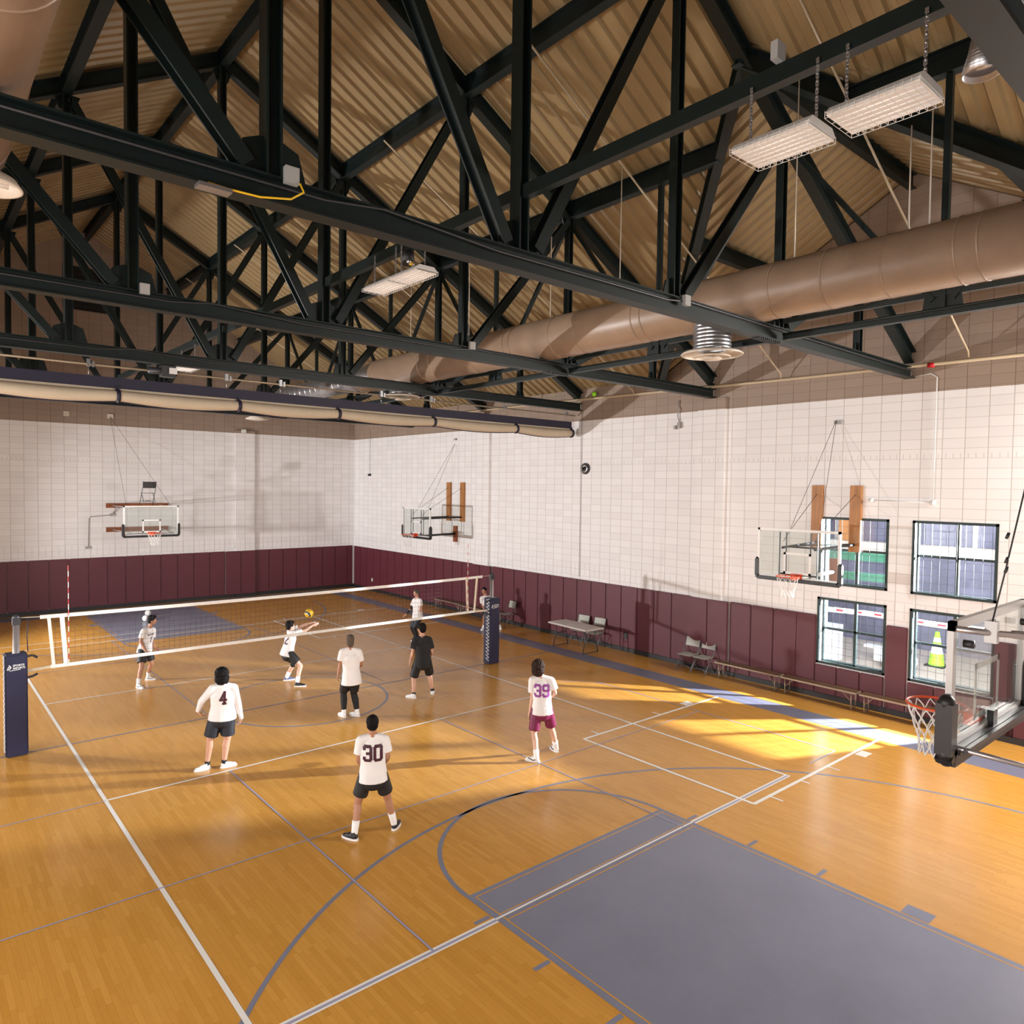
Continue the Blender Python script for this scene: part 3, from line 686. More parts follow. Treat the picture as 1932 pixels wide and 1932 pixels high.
# ------------------------------------------------------------------ basketball hoops, built facing local -y with the board at y = 0
def net(mb, r0, r1, h, n=12, rows=5, th=.0035, z0=0, cy=0):
    rad = lambda t: r0+(r1-r0)*min(1, t*1.35)
    for s in (-1, 1):
        for k in range(n):
            pts = []
            for i in range(rows*3+1):
                t = i/(rows*3); a = 2*PI*(k/n)+s*2*PI/n*.5*(i/3.0)
                wob = .012*math.sin(i*1.7+k)
                pts.append((rad(t)*math.cos(a)+wob, cy+rad(t)*math.sin(a), z0-h*t))
            mb.tube(pts, th, 4, caps=False)
def board(t, m_frame, big=False):
    W, Hh = .915, 1.07 if not big else .98
    z0, z1 = 0.0, Hh
    g = MB(); g.box(-W+.02, W-.02, -.008, .008, z0+.02, z1-.02); part('glass', g, M['gboard'], t, True)
    f = MB(); e = .05 if not big else .07
    f.box(-W, -W+e, -.022, .022, z0, z1); f.box(W-e, W, -.022, .022, z0, z1); f.box(-W, W, -.022, .022, z1-e, z1); f.box(-W, W, -.022, .022, z0, z0+e)
    part('board_frame', f, m_frame, t, True)
    s = MB(); a, b, c, d = -.305, .305, z0+.11, z0+.57; q = .05
    s.box(a, a+q, -.012, -.0085, c, d); s.box(b-q, b, -.012, -.0085, c, d); s.box(a, b, -.012, -.0085, d-q, d); s.box(a, b, -.012, -.0085, c, c+q)
    part('target_square', s, M['white'], t, True)
    p = MB(); pt = [(-W-.005, 0, z0+.38), (-W-.005, 0, z0+.02), (-W+.03, 0, z0-.02), (W-.03, 0, z0-.02), (W+.005, 0, z0+.02), (W+.005, 0, z0+.38)]
    if big: pt = [(x*1.02, y, z*1.0 if z > .1 else z-.02) for x, y, z in pt]
    q = .115 if big else .085
    for u, v in zip(pt, pt[1:]): p.bar(u, v, q, q, (0, 1, 0))
    for u in pt: p.sphere(u, q*.66, 12, (.85, .8, .85))
    part('edge_padding', p, M['black'], t, True)
def rim(t, n=36, th=.0032):
    z = .10
    r = MB(); r.tube([(.229*math.cos(2*PI*k/n), -.38-.0+.229*math.sin(2*PI*k/n), z) for k in range(n)], .010, 10, closed=True)
    r.prism([(-.06, -.165, z-.012), (.06, -.165, z-.012), (.10, -.01, z-.03), (-.10, -.01, z-.03)], (0, 0, .02))
    r.box(-.12, .12, -.03, -.012, z-.13, z+.03); r.box(-.06, .06, -.155, -.01, z-.10, z-.012)
    rm = part('rim', r, M['orange'], t, True)
    nb = MB(); net(nb, .222, .125, .42, z0=z-.01, cy=-.38, th=th); part('net', nb, M['cord'], rm, True)
def hoop(name, label, loc, rz, m=None, big=False, th=.0032):
    t = thing(name, label, 'basketball hoop', loc, 'basketball hoops', rz)
    board(t, m or M['frame'], big); rim(t, th=th)
    return t
def pipe(t, pts, r, m, nm='support_arm'):
    b = MB(); b.tube(pts, r, 10); return part(nm, b, m, t, True)
# near hoop, seen from behind
t = hoop('basketball_hoop', 'glass basketball backboard close to the camera at the right edge, seen from behind', (0, -13.1, 2.87), PI, M['frame'], True, .0055)
# local frame: local -y points to +y world, so behind the board is local +y
for sx in (-1, 1):
    pipe(t, [(sx*.72, .03, .80), (sx*.72, .10, .80)], .03, M['dkgrey'], 'bracket')
b = MB(); b.tube([(.90, .03, .93), (.69, .20, .90), (.45, .45, .88), (-.1, 1.0, .85), (-.6, 1.5, .82)], .024, 12); b.tube([(.58, .30, .893), (.4, .5, .878)], .031, 12); part('support_arm', b, M['alu'], t, True)
b = MB(); b.tube([(.86, .05, .04), (.57, .40, -.06), (0, 1.1, -.24)], .02, 12); part('support_arm', b, M['alu'], t, True)
b = MB(); b.tube([(-.86, .05, .04), (-.8, .9, .0), (-.8, 1.6, -.1)], .02, 12); b.tube([(-.86, .03, .93), (-.8, .9, .9), (-.8, 1.6, .9)], .024, 12); part('support_arm', b, M['alu'], t, True)
b = MB(); b.bar((-.85, .05, .01), (.85, .05, .01), .05, .05); b.bar((-.85, .10, .02), (.85, .10, .02), .03, .035); part('back_rail', b, M['dkgrey'], t, True)
b = MB(); b.box(.66, .72, .16, .24, .83, .99); part('clamp', b, M['frame'], t, True)
pipe(t, [(.69, .20, .98), (.62, .25, 1.35), (.50, .32, 1.95), (.28, .45, 3.2), (.1, .6, 4.3)], .006, M['wire'], 'cable')
for z in (1.35, 1.42, 1.6): pipe(t, [(.62, .25, z), (.60, .26, z+.04)], .011, M['dkgrey'], 'cable_clamp')
b = MB(); b.box(-.05, .05, .012, .06, .03, .16); part('mounting_block', b, M['black'], t, True)
# wall hoops on the right wall (facing -x): rotate so that local -y points to -x
def side_hoop(y, label, wc, wood1, wood2, m, ww):
    t = hoop('basketball_hoop', label, (7.65, y, 2.90), -PI/2, M['white'])
    L = XR-.05-7.65          # local x points to world -y, local +y to world +x
    for sx in (-1, 1):
        bx = sx*.44+wc
        b = MB(); b.box(bx-ww, bx+ww, L-.03, L+.05, .54, 2.02); part('wall_board', b, wood1, t, True)
        pipe(t, [(sx*.36, .03, .66), (sx*.36, .5, .68), (bx, L-.03, .70)], .026, M['black'])
        pipe(t, [(sx*.34, .03, .80), (sx*.34, .25, .98), (bx, L-.03, 1.82)], .006, M['wire'], 'cable')
        pipe(t, [(sx*.34, .25, .98), (wc-.05, L-.01, 3.5)], .005, M['wire'], 'cable')
    pipe(t, [(-.36, .5, .68), (.44+wc, L-.03, .72)], .014, M['black'], 'cross_brace')
    pipe(t, [(-.42, .3, .67), (.42, .3, .67)], .022, M['black'], 'cross_bar')
    b = MB()
    for sx in (-.42, -.27, .27, .42): b.box(sx-.010, sx+.010, .02, .04, .05, 1.0)
    part('back_frame', b, M['dkgrey'], t, True)
    b = MB(); b.box(wc-.10, wc+.10, L-.03, L+.05, -.25, .36); part('wall_board', b, wood2, t, True)
    pipe(t, [(0, .06, .02), (wc, L-.03, .06)], .04, m)
    pipe(t, [(-.4, .05, .1), (.4, .05, .1)], .020, M['black'], 'cross_bar')
    return t
side_hoop(7.28, 'glass backboard on black arms projecting from the right wall beyond the net', .08, M['woodl'], M['wood'], M['black'], .12)
side_hoop(-7.43, 'glass backboard projecting from the right wall in front of the upper window', .0, M['woodl'], M['wood'], M['frame'], .125)
# far wall hoop (facing -y)
t = hoop('basketball_hoop', 'glass backboard on the far end wall with two brown boards behind it', (.09, 13.0, 2.86), 0, M['white'])
L = YF-.05-13.0
for z0, z1 in ((.93, 1.10), (.02, .20)):
    b = MB(); b.box(-1.01, 1.15, L-.03, L+.05, z0, z1); part('wall_board', b, M['wood'], t, True)
for sx in (-.75, .75):
    for z in (1.0, .1): pipe(t, [(sx*.9, .03, z), (sx*1.1, L-.03, z+.02)], .02, M['frame'])
    pipe(t, [(sx, .3, 1.03), (-.86, L-.02, 4.35)], .005, M['wire'], 'cable')
b = MB(); b.bar((-.8, .1, .05), (.8, .1, .05), .03, .04); part('back_rail', b, M['dkgrey'], t, True)

# ------------------------------------------------------------------ folding chairs, benches, table
def chair_proto():
    t = thing('folding_chair', 'x', 'folding chair', (0, 0, 0), 'folding chairs')
    # faces local -y ; seat height .44
    s = MB()
    n = 10; prof = [(-.20, .435), (-.21, .450), (-.12, .452), (.0, .445), (.12, .440), (.20, .450), (.20, .435)]
    s.prism([(-.19, a, b) for a, b in prof], (.38, 0, 0)); part('seat', s, M['plastic'], t, True)
    bk = MB(); vs = []
    for i in range(9):
        u = -1+2*i/8; x = u*.215; dy = .25-.045*(1-u*u)*-1+.0
        for z, yy in ((.62, .0), (.85, .055)):
            for d in (0, .018): vs.append((x, .22+yy+.018*(1-u*u)+d, z))
    fs = []
    for i in range(8):
        a, b = i*4, (i+1)*4; fs += [(a, b, b+2, a+2), (a+1, a+3, b+3, b+1), (a+2, b+2, b+3, a+3), (a, a+1, b+1, b)]
    fs += [(0, 2, 3, 1), (32, 33, 35, 34)]
    bk.add(vs, fs); part('backrest', bk, M['plastic'], t, True)
    for sx in (-1, 1):
        f = MB(); f.tube([(sx*.215, .29, .87), (sx*.215, .21, .62), (sx*.215, .08, .44), (sx*.215, -.24, .01)], .0115, 8); part('front_leg', f, M['legm'], t, True)
        f = MB(); f.tube([(sx*.19, -.10, .43), (sx*.19, .10, .30), (sx*.19, .27, .01)], .011, 8); part('rear_leg', f, M['legm'], t, True)
    f = MB(); f.tube([(-.215, -.17, .12), (-.1, -.15, .155), (.1, -.15, .155), (.215, -.17, .12)], .009, 6); part('stretcher', f, M['legm'], t, True)
    f = MB(); f.tube([(-.19, .22, .10), (-.08, .20, .15), (.08, .20, .15), (.19, .22, .10)], .009, 6); part('stretcher', f, M['legm'], t, True)
    return t
ch = chair_proto()
for i, (x, y, rz, lb) in enumerate(((8.97, -3.78, -PI/2+.05, 'grey plastic folding chair by the right wall, left one of the pair beside the benches'),
        (8.99, -4.24, -PI/2-.03, 'grey plastic folding chair by the right wall, right one of the pair beside the benches'),
        (8.98, .22, -PI/2+.12, 'grey plastic folding chair behind the white table, left one'),
        (9.02, -.40, -PI/2+.08, 'grey plastic folding chair behind the white table, right one'),
        (8.93, 3.62, -PI/2-.15, 'lone grey folding chair against the maroon pads behind the right net post'))):
    o = ch if i == 0 else copy_tree(ch)
    o.location = (x, y, 0); o.rotation_euler = (0, 0, rz); o['label'] = lb
o = copy_tree(ch); o['label'] = 'dark folding chair standing on top of the far backboard'; o.location = (.02, 13.22, 3.94); o.rotation_euler = (0, 0, PI)
for c in o.children:
    if c.type == 'MESH' and c.data.materials[0] == M['plastic']: c.data = c.data.copy(); c.data.materials[0] = M['dkgrey']
t = thing('folding_table', 'white rectangular folding table on dark trestle legs by the right wall', 'table', (8.35, -.25, 0), None, -.045)
bm = bmesh.new(); bmesh.ops.create_cube(bm, size=1)
for v in bm.verts: v.co = Vector((v.co.x*.74, v.co.y*1.66, v.co.z*.045+.72))
bmesh.ops.bevel(bm, geom=bm.edges[:], offset=.016, segments=2, affect='EDGES')
me = bpy.data.meshes.new('table_top'); bm.to_mesh(me); bm.free(); me.materials.append(M['tabletop']); o = bpy.data.objects.new('table_top', me); COL.objects.link(o); o.parent = t
for sy in (-1, 1):
    f = MB(); yy = sy*.62
    for sx in (-1, 1): f.tube([(sx*.20, yy, .70), (sx*.20, yy, .40), (sx*.30, yy+sy*.03, .01)], .014, 8)
    f.tube([(-.2, yy, .42), (.2, yy, .42)], .011, 8); f.tube([(-.30, yy+sy*.03, .03), (.30, yy+sy*.03, .03)], .012, 8); f.tube([(0, yy, .42), (0, sy*.2, .70)], .010, 8)
    part('trestle_leg', f, M['dkgrey'], t, True)
def bench(y0, y1, x, label):
    t = thing('bench', label, 'bench', (x, (y0+y1)/2, 0), 'benches along the right wall'); L = (y1-y0)/2; z = .385
    b = MB(); b.box(-.13, .13, -L, L, z, z+.022); part('seat', b, M['benchtop'], t, True)
    b = MB(); b.box(-.138, -.130, -L, L, z-.012, z+.024); b.box(.130, .138, -L, L, z-.012, z+.024); b.box(-.138, .138, -L-.005, -L, z-.01, z+.024); b.box(-.138, .138, L, L+.005, z-.01, z+.024); part('edge_band', b, M['benchedge'], t, True)
    for s in (-1, 1):
        for sx in (-.11, .11):
            b = MB(); b.tube([(sx, s*(L-.10), z), (sx, s*(L-.10), .005)], .013, 8); part('leg', b, M['benchedge'], t, True)
        b = MB(); b.tube([(-.11, s*(L-.10), .05), (.11, s*(L-.10), .05)], .010, 6); b.tube([(-.11, s*(L-.11), .20), (-.11, s*(L-.22), .30), (-.11, s*(L-.30), z)], .009, 6); part('leg_brace', b, M['benchedge'], t, True)
bench(-6.36, -4.62, 9.08, 'low brown bench by the right wall, next to the pair of folding chairs')
bench(-8.16, -6.42, 9.08, 'low brown bench by the right wall under the left lower window')
bench(-9.98, -8.24, 9.08, 'low brown bench by the right wall under the right lower window, behind the near rim')
bench(6.32, 7.98, 9.08, 'far low bench along the right wall, farthest from the camera')
bench(4.60, 6.24, 8.98, 'far low bench along the right wall, middle one of the three beyond the net')
bench(4.30-1.0, 4.50, 9.10, 'far low bench along the right wall, partly behind the crouching player') if False else bench(4.12, 4.56-.02, 9.05, 'short visible end of a far bench beside the lone folding chair')

# ------------------------------------------------------------------ volleyball net system
def post(x, sgn, label):
    t = thing('volleyball_post', label, 'net post', (x, 0, 0), 'volleyball posts')
    b = MB(); lean = -sgn*.0
    b.tube([(sgn*.0, 0, 0), (-sgn*.02, 0, 2.36)], .05, 16); part('pole', b, M['alu'], t, True)
    b = MB(); b.box(-.165, .165, -.14, .14, .01, 1.80)
    bm = bmesh.new(); bmesh.ops.create_cube(bm, size=1)
    for v in bm.verts: v.co = Vector((v.co.x*.33, v.co.y*.30, v.co.z*1.78+.90))
    bmesh.ops.bevel(bm, geom=bm.edges[:], offset=.02, segments=2, affect='EDGES')
    me = bpy.data.meshes.new('post_pad'); bm.to_mesh(me); bm.free(); me.materials.append(M['navy'])
    o = bpy.data.objects.new('post_pad', me); COL.objects.link(o); o.parent = t
    L = MB()      # lacing strip
    for k in range(18): z = .1+k*.093; L.bar((-.168, -.10, z), (-.168, .02, z+.06), .01, .02, (1, 0, 0)); L.bar((-.168, .02, z+.05), (-.168, -.10, z+.09), .008, .01, (1, 0, 0))
    part('lacing', L, M['cord'], o, True)
    b = MB(); b.lathe([(.001, -.02), (.055, -.02), (.055, .02), (.001, .02)], (-sgn*.02, 0, 2.40), axis=(0, 1, 0), n=20); b.box(-.06-sgn*.02, .06-sgn*.02, -.05, .05, 2.28, 2.40); part('pulley', b, M['dkgrey'], t, True)
    for z, dz in ((1.73, -.04), (1.36, .05)):
        b = MB(); pts = [(-sgn*.16, -.12, z), (-sgn*.24, -.13, z+.015), (-sgn*.31, -.13, z+dz)]
        for u, v in zip(pts, pts[1:]): b.bar(u, v, .006, .04, (0, 0, 1))
        part('strap', b, M['black'], t, True)
    b = MB(); b.tube([(-sgn*.2, -.01, 2.37), (-sgn*.17, -.02, 2.1), (-sgn*.18, -.05, 1.8)], .008, 6); part('tail_rope', b, M['navyc'], t, True)
    return t, o
def text_mesh(body, size):
    cu = bpy.data.curves.new('lettering', 'FONT'); cu.body = body; cu.size = size; cu.align_x = 'LEFT'; cu.extrude = .001; cu.resolution_u = 2
    cu.offset = size*.02
    o = bpy.data.objects.new('lettering', cu); COL.objects.link(o); bpy.context.view_layer.update()
    me = bpy.data.meshes.new_from_object(o.evaluated_get(bpy.context.evaluated_depsgraph_get())); bpy.data.objects.remove(o)
    return me
def lettering(body, size, mw, parent, m, name='lettering'):
    me = text_mesh(body, size); me.materials.clear(); me.materials.append(m); me.transform(mw)
    for p in me.polygons: p.material_index = 0
    o = bpy.data.objects.new(name, me); COL.objects.link(o); o.parent = parent
    return o
front = lambda x, z: Matrix(((1, 0, 0, x), (0, 0, -1, -.152), (0, 1, 0, z), (0, 0, 0, 1)))
for x, s, lb in ((-5.30, -1, 'left net post wrapped in a navy pad with white logo'), (5.36, 1, 'right net post wrapped in a navy pad, in front of the crouching player')):
    t, o = post(x, s, lb)
    lettering('SPORTS', .048, front(-.05, 1.585), o, M['white']); lettering('IMPORTS', .044, front(-.05, 1.54), o, M['white'])
    e = MB()
    for u, v in (((-.135, 1.54), (-.10, 1.545)), ((-.10, 1.545), (-.075, 1.575)), ((-.075, 1.575), (-.105, 1.615)), ((-.125, 1.56), (-.10, 1.59)), ((-.10, 1.518), (.06, 1.528))):
        e.bar((u[0], -.152, u[1]), (v[0], -.152, v[1]), .002, .014 if v[1] != 1.528 else .008, (0, 0, 1))
    part('emblem', e, M['white'], o, True)
t = thing('volleyball_net', 'black mesh volleyball net with white top and bottom bands across the court', 'volleyball net', (0, 0, 1.47))
NZ0, NZ1 = 1.47, 2.41
def sagz(x): return -.03*(1-(x/4.9)**2)
b = MB()
for a in range(28):
    x0 = -4.93+a*9.95/28; x1 = -4.93+(a+1)*9.95/28
    for z in (NZ1,): b.prism([(x0, -.008, z-.065+sagz(x0)), (x0, -.008, z+sagz(x0)), (x1, -.008, z+sagz(x1)), (x1, -.008, z-.065+sagz(x1))], (0, .016, 0))
part('top_band', b, M['whitec'], t)
b = MB()
for a in range(28):
    x0 = -4.78+a*9.56/28; x1 = -4.78+(a+1)*9.56/28
    b.prism([(x0, -.008, NZ0-.03), (x0, -.008, NZ0+.03), (x1, -.008, NZ0+.03), (x1, -.008, NZ0-.03)], (0, .016, 0))
part('bottom_band', b, M['whitec'], t)
for x0, x1, wd in ((-4.80, -4.73, .025), (4.84, 4.76, .025), (-4.60, -4.54, .035), (4.50, 4.54, .03)):
    b = MB(); b.prism([(x0-wd, -.01, NZ1-.03), (x0+wd, -.01, NZ1-.03), (x1+wd, -.01, NZ0), (x1-wd, -.01, NZ0)], (0, .02, 0)); part('side_tape', b, M['whitec'] if x0 < 0 else M['ivory'], t)
b = MB(); b.tube([(-5.26, 0, 2.40), (-4.93, 0, 2.385)], .007, 6); b.tube([(5.02, 0, 2.39), (5.33, 0, 2.38)], .005, 6); b.bar((-5.14, 0, 1.45), (-4.78, 0, 1.47), .012, .045); b.bar((4.78, 0, 1.47), (5.2, 0, 1.45), .012, .045)
part('tether', b, M['ivory'], t)
b = MB(); x = -4.7
q = .0016
while x < 4.75: b.box(x-q, x+q, -q, q, NZ0+.03, NZ1-.06+sagz(x)); x += .1
z = NZ0+.1
while z < NZ1-.1: b.box(-4.73, 4.76, -q, q, z-q, z+q); z += .1
part('mesh', b, M['netc'], t)
for x, lb in ((-4.5, 'red and white antenna on the left end of the net'), (4.52, 'red and white antenna on the right end of the net')):
    b = MB()
    for k in range(18):
        b.cur = k % 2; z = 1.47+k*.1; b.tube([(x, -.02, z), (x, -.02, z+.1)], .0065, 8, caps=False)
    single('net_antenna', b, [M['whitec'], M['red']], lb, 'antenna', (x, -.02, 1.47), 'net antennas')
# balls
def ball(loc, lb, cols, r=.105):
    b = MB(); b.sphere((0, 0, 0), r, 32)
    c = [MB() for _ in cols]
    nf = []
    for i, f in enumerate(b.f):
        p = sum((b.v[j] for j in f), Vector())/len(f); p = Matrix.Rotation(.6, 3, 'X') @ Matrix.Rotation(.5, 3, 'Z') @ p
        if len(cols) == 1: k = 0
        else:
            u = math.atan2(p.y, p.x)+1.6*p.z/r; k = 1 if (math.sin(2*u) > .78) else (2 if (math.sin(2*u) > .58) else 0)
        b.mi[i] = k
    o = single('volleyball', b, cols, lb, 'volleyball', (0, 0, 0), 'volleyballs'); o.location = loc
ball((.62, 1.10, 1.70), 'yellow and blue volleyball in the air above the passing player', [M['yellow'], M['navyc'], M['white']])
ball((-.10, 12.75, .105), 'white volleyball lying on the far grey lane, the farther of two', [M['white']])
ball((-.43, 11.72, .105), 'white volleyball on the far grey lane, half hidden behind the left player head', [M['white']])

# ------------------------------------------------------------------ rolled divider curtain
t = thing('divider_curtain', 'rolled beige divider curtain tied with navy straps hanging across the hall', 'curtain', (-1.5, .85, 6.72))
b = MB(); b.box(-12.2, 9.15, .835, .865, 6.62, 6.83); part('header_band', b, M['navyc'], t)
SX = [-12.2, -10.3, -8.0, -5.75, -3.5, -1.14, 1.23, 3.98, 6.87, 9.15]
b = MB(); pts = []; rr = []
for a, c in zip(SX, SX[1:]):
    for k in range(8):
        u = k/8; pts.append((a+(c-a)*u, .85, 6.48-.04*math.sin(PI*u))); rr.append(.105+.028*math.sin(PI*u))
pts.append((9.15, .85, 6.48)); rr.append(.10)
b.tube(pts, rr, 20); part('rolled_fabric', b, M['beige'], t)
b = MB(); b.tube([(p[0], p[1], p[2]-r_-.004) for p, r_ in zip(pts, rr)], .014, 6); part('bottom_hem', b, M['navyc'], t)
b = MB()
for a, c in zip(SX, SX[1:]):
    n = 10
    P = [(a+(c-a)*k/n, .86, 6.63) for k in range(n+1)]; Q = [(a+(c-a)*k/n, .86, 6.575-.04*math.sin(PI*k/n)) for k in range(n+1)]
    for k in range(n): b.quad(P[k], P[k+1], Q[k+1], Q[k])
part('loose_fabric', b, M['beige'], t)
for x in SX[1:]:
    b = MB(); b.tube([(x, .85+.125*math.cos(2*PI*k/16), 6.48+.13*math.sin(2*PI*k/16)) for k in range(16)], .014, 6, closed=True); b.bar((x-.05, .83, 6.58), (x, .83, 6.66), .05, .02); b.tube([(x-.035, .85, 6.48), (x+.035, .85, 6.48)], .125, 18); part('strap', b, M['navyc'], t)
t = thing('curtain_winch', 'motor and thin shaft with clamps above the rolled curtain', 'winch', (-2.6, .85, 7.05))
b = MB(); b.tube([(-12.2, .85, 7.05), (9.3, .85, 7.03)], .022, 8); part('shaft', b, M['benchedge'], t)
for x in (-6.5, -4.0, -1.4, -.2, 2.4, 3.9, 6.4, 8.9):
    b = MB(); b.box(x-.03, x+.03, .82, .88, 7.0, 7.14); b.box(x+.06, x+.10, .82, .88, 7.0, 7.1); b.tube([(x, .85, 7.0), (x, .85, 6.83)], .006, 6); part('clamp', b, M['silver'], t)
b = MB(); b.box(-2.72, -2.45, .75, .95, 6.94, 7.16); b.tube([(-2.95, .85, 7.05), (-2.45, .85, 7.05)], .07, 12); part('motor', b, M['dkgrey'], t)
b = MB(); b.box(-2.58, -2.44, .70, .75, 7.0, 7.12); part('cover', b, M['white'], t)

# ------------------------------------------------------------------ fittings on the walls
def wallbox(name, x0, x1, y0, y1, z0, z1, m, lb, cat, g=None):
    b = MB(); b.box(x0, x1, y0, y1, z0, z1); return single(name, b, M[m], lb, cat, ((x0+x1)/2, (y0+y1)/2, z0), g)
wallbox('outlet', 9.325, 9.343, -1.40, -1.28, .38, .58, 'black', 'black socket plate on a maroon pad right of the white table', 'outlet')
wallbox('outlet', 9.325, 9.343, 13.42, 13.52, .44, .58, 'white', 'small white socket plate low on the pads near the far corner', 'outlet')
b = MB(); b.lathe([(.001, .10), (.06, .10), (.07, .06)], (XR, .43, 5.38), axis=(-1, 0, 0), n=24); b.cur = 1; b.lathe([(.07, .05), (.135, .05), (.14, .08), (.10, .085)], (XR, .43, 5.38), axis=(-1, 0, 0), n=32); b.cur = 2; b.lathe([(.14, .0), (.175, .02), (.165, .07), (.14, .08)], (XR, .43, 5.38), axis=(-1, 0, 0), n=32); b.cur = 0; b.lathe([(.02, .13), (.03, .10)], (XR, .43, 5.38), axis=(-1, 0, 0), n=12)
single('wall_bell', b, [M['black'], M['silver'], M['dkgrey']], 'round black and silver bell high on the right wall', 'bell', (XR, .43, 5.38))
b = MB(); b.tube([(9.37, -8.94, 7.2), (9.37, -9.30, 7.24), (9.37, -9.42, 7.15), (9.37, -9.42, 4.6)], .012, 8); b.tube([(9.37, -9.42, 4.58), (9.37, -8.2, 4.60)], .012, 8)
b.lathe([(.06, 0), (.055, .07), (.001, .08)], (XR, -9.42, 4.58), axis=(-1, 0, 0), n=16); b.lathe([(.055, 0), (.05, .07), (.001, .08)], (XR, -8.19, 4.60), axis=(-1, 0, 0), n=16)
single('wall_conduit', b, M['white'], 'white conduit with two round boxes above the right upper window', 'conduit', (9.37, -9.42, 4.6))
b = MB(); b.tube([(-1.50, YF-.03, 2.36), (-1.48, YF-.03, 3.38), (-1.42, YF-.03, 3.47), (-.72, YF-.03, 3.52)], .014, 8); b.box(-.78, -.62, YF-.07, YF, 3.48, 3.58); b.tube([(-.68, YF-.05, 3.58), (-.6, YF-.3, 3.85)], .02, 8); b.box(-1.6, -1.42, YF-.06, YF, 2.28, 2.37)
single('wall_conduit', b, M['box'], 'grey conduit with small boxes left of the far backboard', 'conduit', (-1.5, YF-.03, 2.36))
wallbox('wall_box', -2.26, -2.08, YF-.05, YF, 7.12, 7.3, 'cream', 'pale square box high on the far wall at left', 'wall box')
wallbox('wall_box', -.87, -.66, YF-.08, YF, 7.14, 7.30, 'cream', 'pale square bracket high on the far wall above the far backboard cables', 'wall box')
wallbox('wall_box', 4.10, 4.28, YF-.16, YF-.10, 6.88, 7.02, 'white', 'small white box near the top of the far wall pilaster', 'wall box')
wallbox('wall_box', 9.33, XR, -7.50, -7.33, 6.31, 6.39, 'box', 'small grey cable bracket on the right wall above the upper windows', 'wall box')
wallbox('wall_box', 9.33, XR, 7.20, 7.33, 6.53, 6.60, 'box', 'small grey cable bracket on the right wall above the far side hoop', 'wall box')
wallbox('camera_housing', 9.30, XR, 13.74, 13.86, 5.18, 5.28, 'black', 'tiny black camera on the right wall near the far corner', 'camera')
b = MB(); b.tube([(9.36, 13.8, 5.3), (9.37, 13.8, 7.3)], .008, 6); single('cable', b, M['box'], 'thin cable running up from the tiny corner camera', 'cable', (9.36, 13.8, 5.3))
b = MB(); b.tube([(9.36, .62, 7.15), (9.37, .62, 2.0)], .009, 6); single('cable', b, M['box'], 'thin pale cable running down the right wall from the curtain end', 'cable', (9.36, .62, 2))
b = MB(); b.tube([(9.36, -3.05, 7.2), (9.33, -3.0, 7.05), (9.36, -3.08, 6.95), (9.33, -3.02, 6.8), (9.36, -3.07, 6.6)], .016, 6); b.box(9.3, 9.38, -3.12, -3.04, 6.44, 6.6); b.box(9.3, 9.38, -2.99, -2.92, 6.42, 6.52)
single('hanging_plug', b, M['box'], 'bundled cable with plugs hanging high on the right wall', 'cable', (9.36, -3.05, 6.4))
lv = MB(); lv.box(-2.25, -.62, YF-.03, YF, 11.0, 12.55)
for k in range(9): z = 11.05+k*.165; lv.prism([(-2.2, YF-.03, z), (-2.2, YF-.08, z-.03), (-2.2, YF-.075, z-.045), (-2.2, YF-.03, z-.02)], (1.53, 0, 0))
single('gable_louvre', lv, M['dark'], 'dark square louvre high in the far gable wall', 'louvre', (-1.43, YF, 11.0))
b = MB(); b.tube([(9.18, 1.6+.0, 7.70), (9.18, 1.62, 7.70)], .02, 6); b.sphere((9.2, -.05, 7.62), .075, 14)
single('stuck_ball', b, M['lime'], 'small yellow-green ball caught on the pipe at the top of the right wall', 'ball', (9.2, -.05, 7.62))

# ------------------------------------------------------------------ courtyard seen through the windows
b = MB(); b.box(XR+.4, 26, -22, 16, -.25, 0); single('courtyard_paving', b, M['ground'], 'pale concrete ground outside the windows', 'ground', (16, -3, 0))
b = MB(); b.box(16.8, 17.4, -12.5, 12, 0, 2.9); b.cur = 1; b.box(16.6, 17.4, -12.5, 12, 2.9, 3.2); b.cur = 0; b.box(16.9, 17.4, -12.5, 12, 3.2, 6)
for y in range(-12, 12, 2): b.cur = 1; b.box(16.85, 16.9, y-.06, y+.06, 3.2, 6); b.cur = 0
single('neighbour_building', b, [M['brick'], M['cream']], 'dark grey block building with a pale ledge across the courtyard', 'building', (17, 0, 0))
b = MB(); b.box(11.0, 11.18, -8.2, -3, 3.10, 3.29); b.box(11.0, 11.18, -8.2, -3, 2.62, 2.80); b.cur = 1; b.box(11.3, 11.5, -5.5, -5.25, 0, 4.2)
single('green_railing', b, [M['green'], M['frame']], 'two dark green horizontal rails outside the left upper window', 'railing', (11.1, -6, 0))
b = MB(); b.box(16.5, 16.58, -2.9, -2.65, 3.2, 6); b.box(16.5, 16.58, -4.75, -4.2, 3.2, 6); single('facade_board', b, M['woodl'], 'two upright tan boards on the building outside the left upper window', 'board', (16.5, -3.8, 3.2))
t = thing('barrier_tape', 'white and red barrier tape stretched across the courtyard', 'tape', (12.5, -7, 1.5))
b = MB()
for k in range(40):
    y = -11+k*.25; z = 1.50+.02*math.sin(k*.5); b.cur = 0; b.quad((12.5, y, z), (12.5, y+.25, z), (12.5, y+.25, z+.14), (12.5, y, z+.14))
    if k % 2: b.cur = 1; b.quad((12.49, y+.02, z+.045), (12.49, y+.2, z+.045), (12.49, y+.2, z+.095), (12.49, y+.02, z+.095))
part('tape', b, [M['white'], M['red']], t)
t = thing('traffic_cone', 'lime green cone with white bands outside the right lower window', 'traffic cone', (14.9, -7.75, 0))
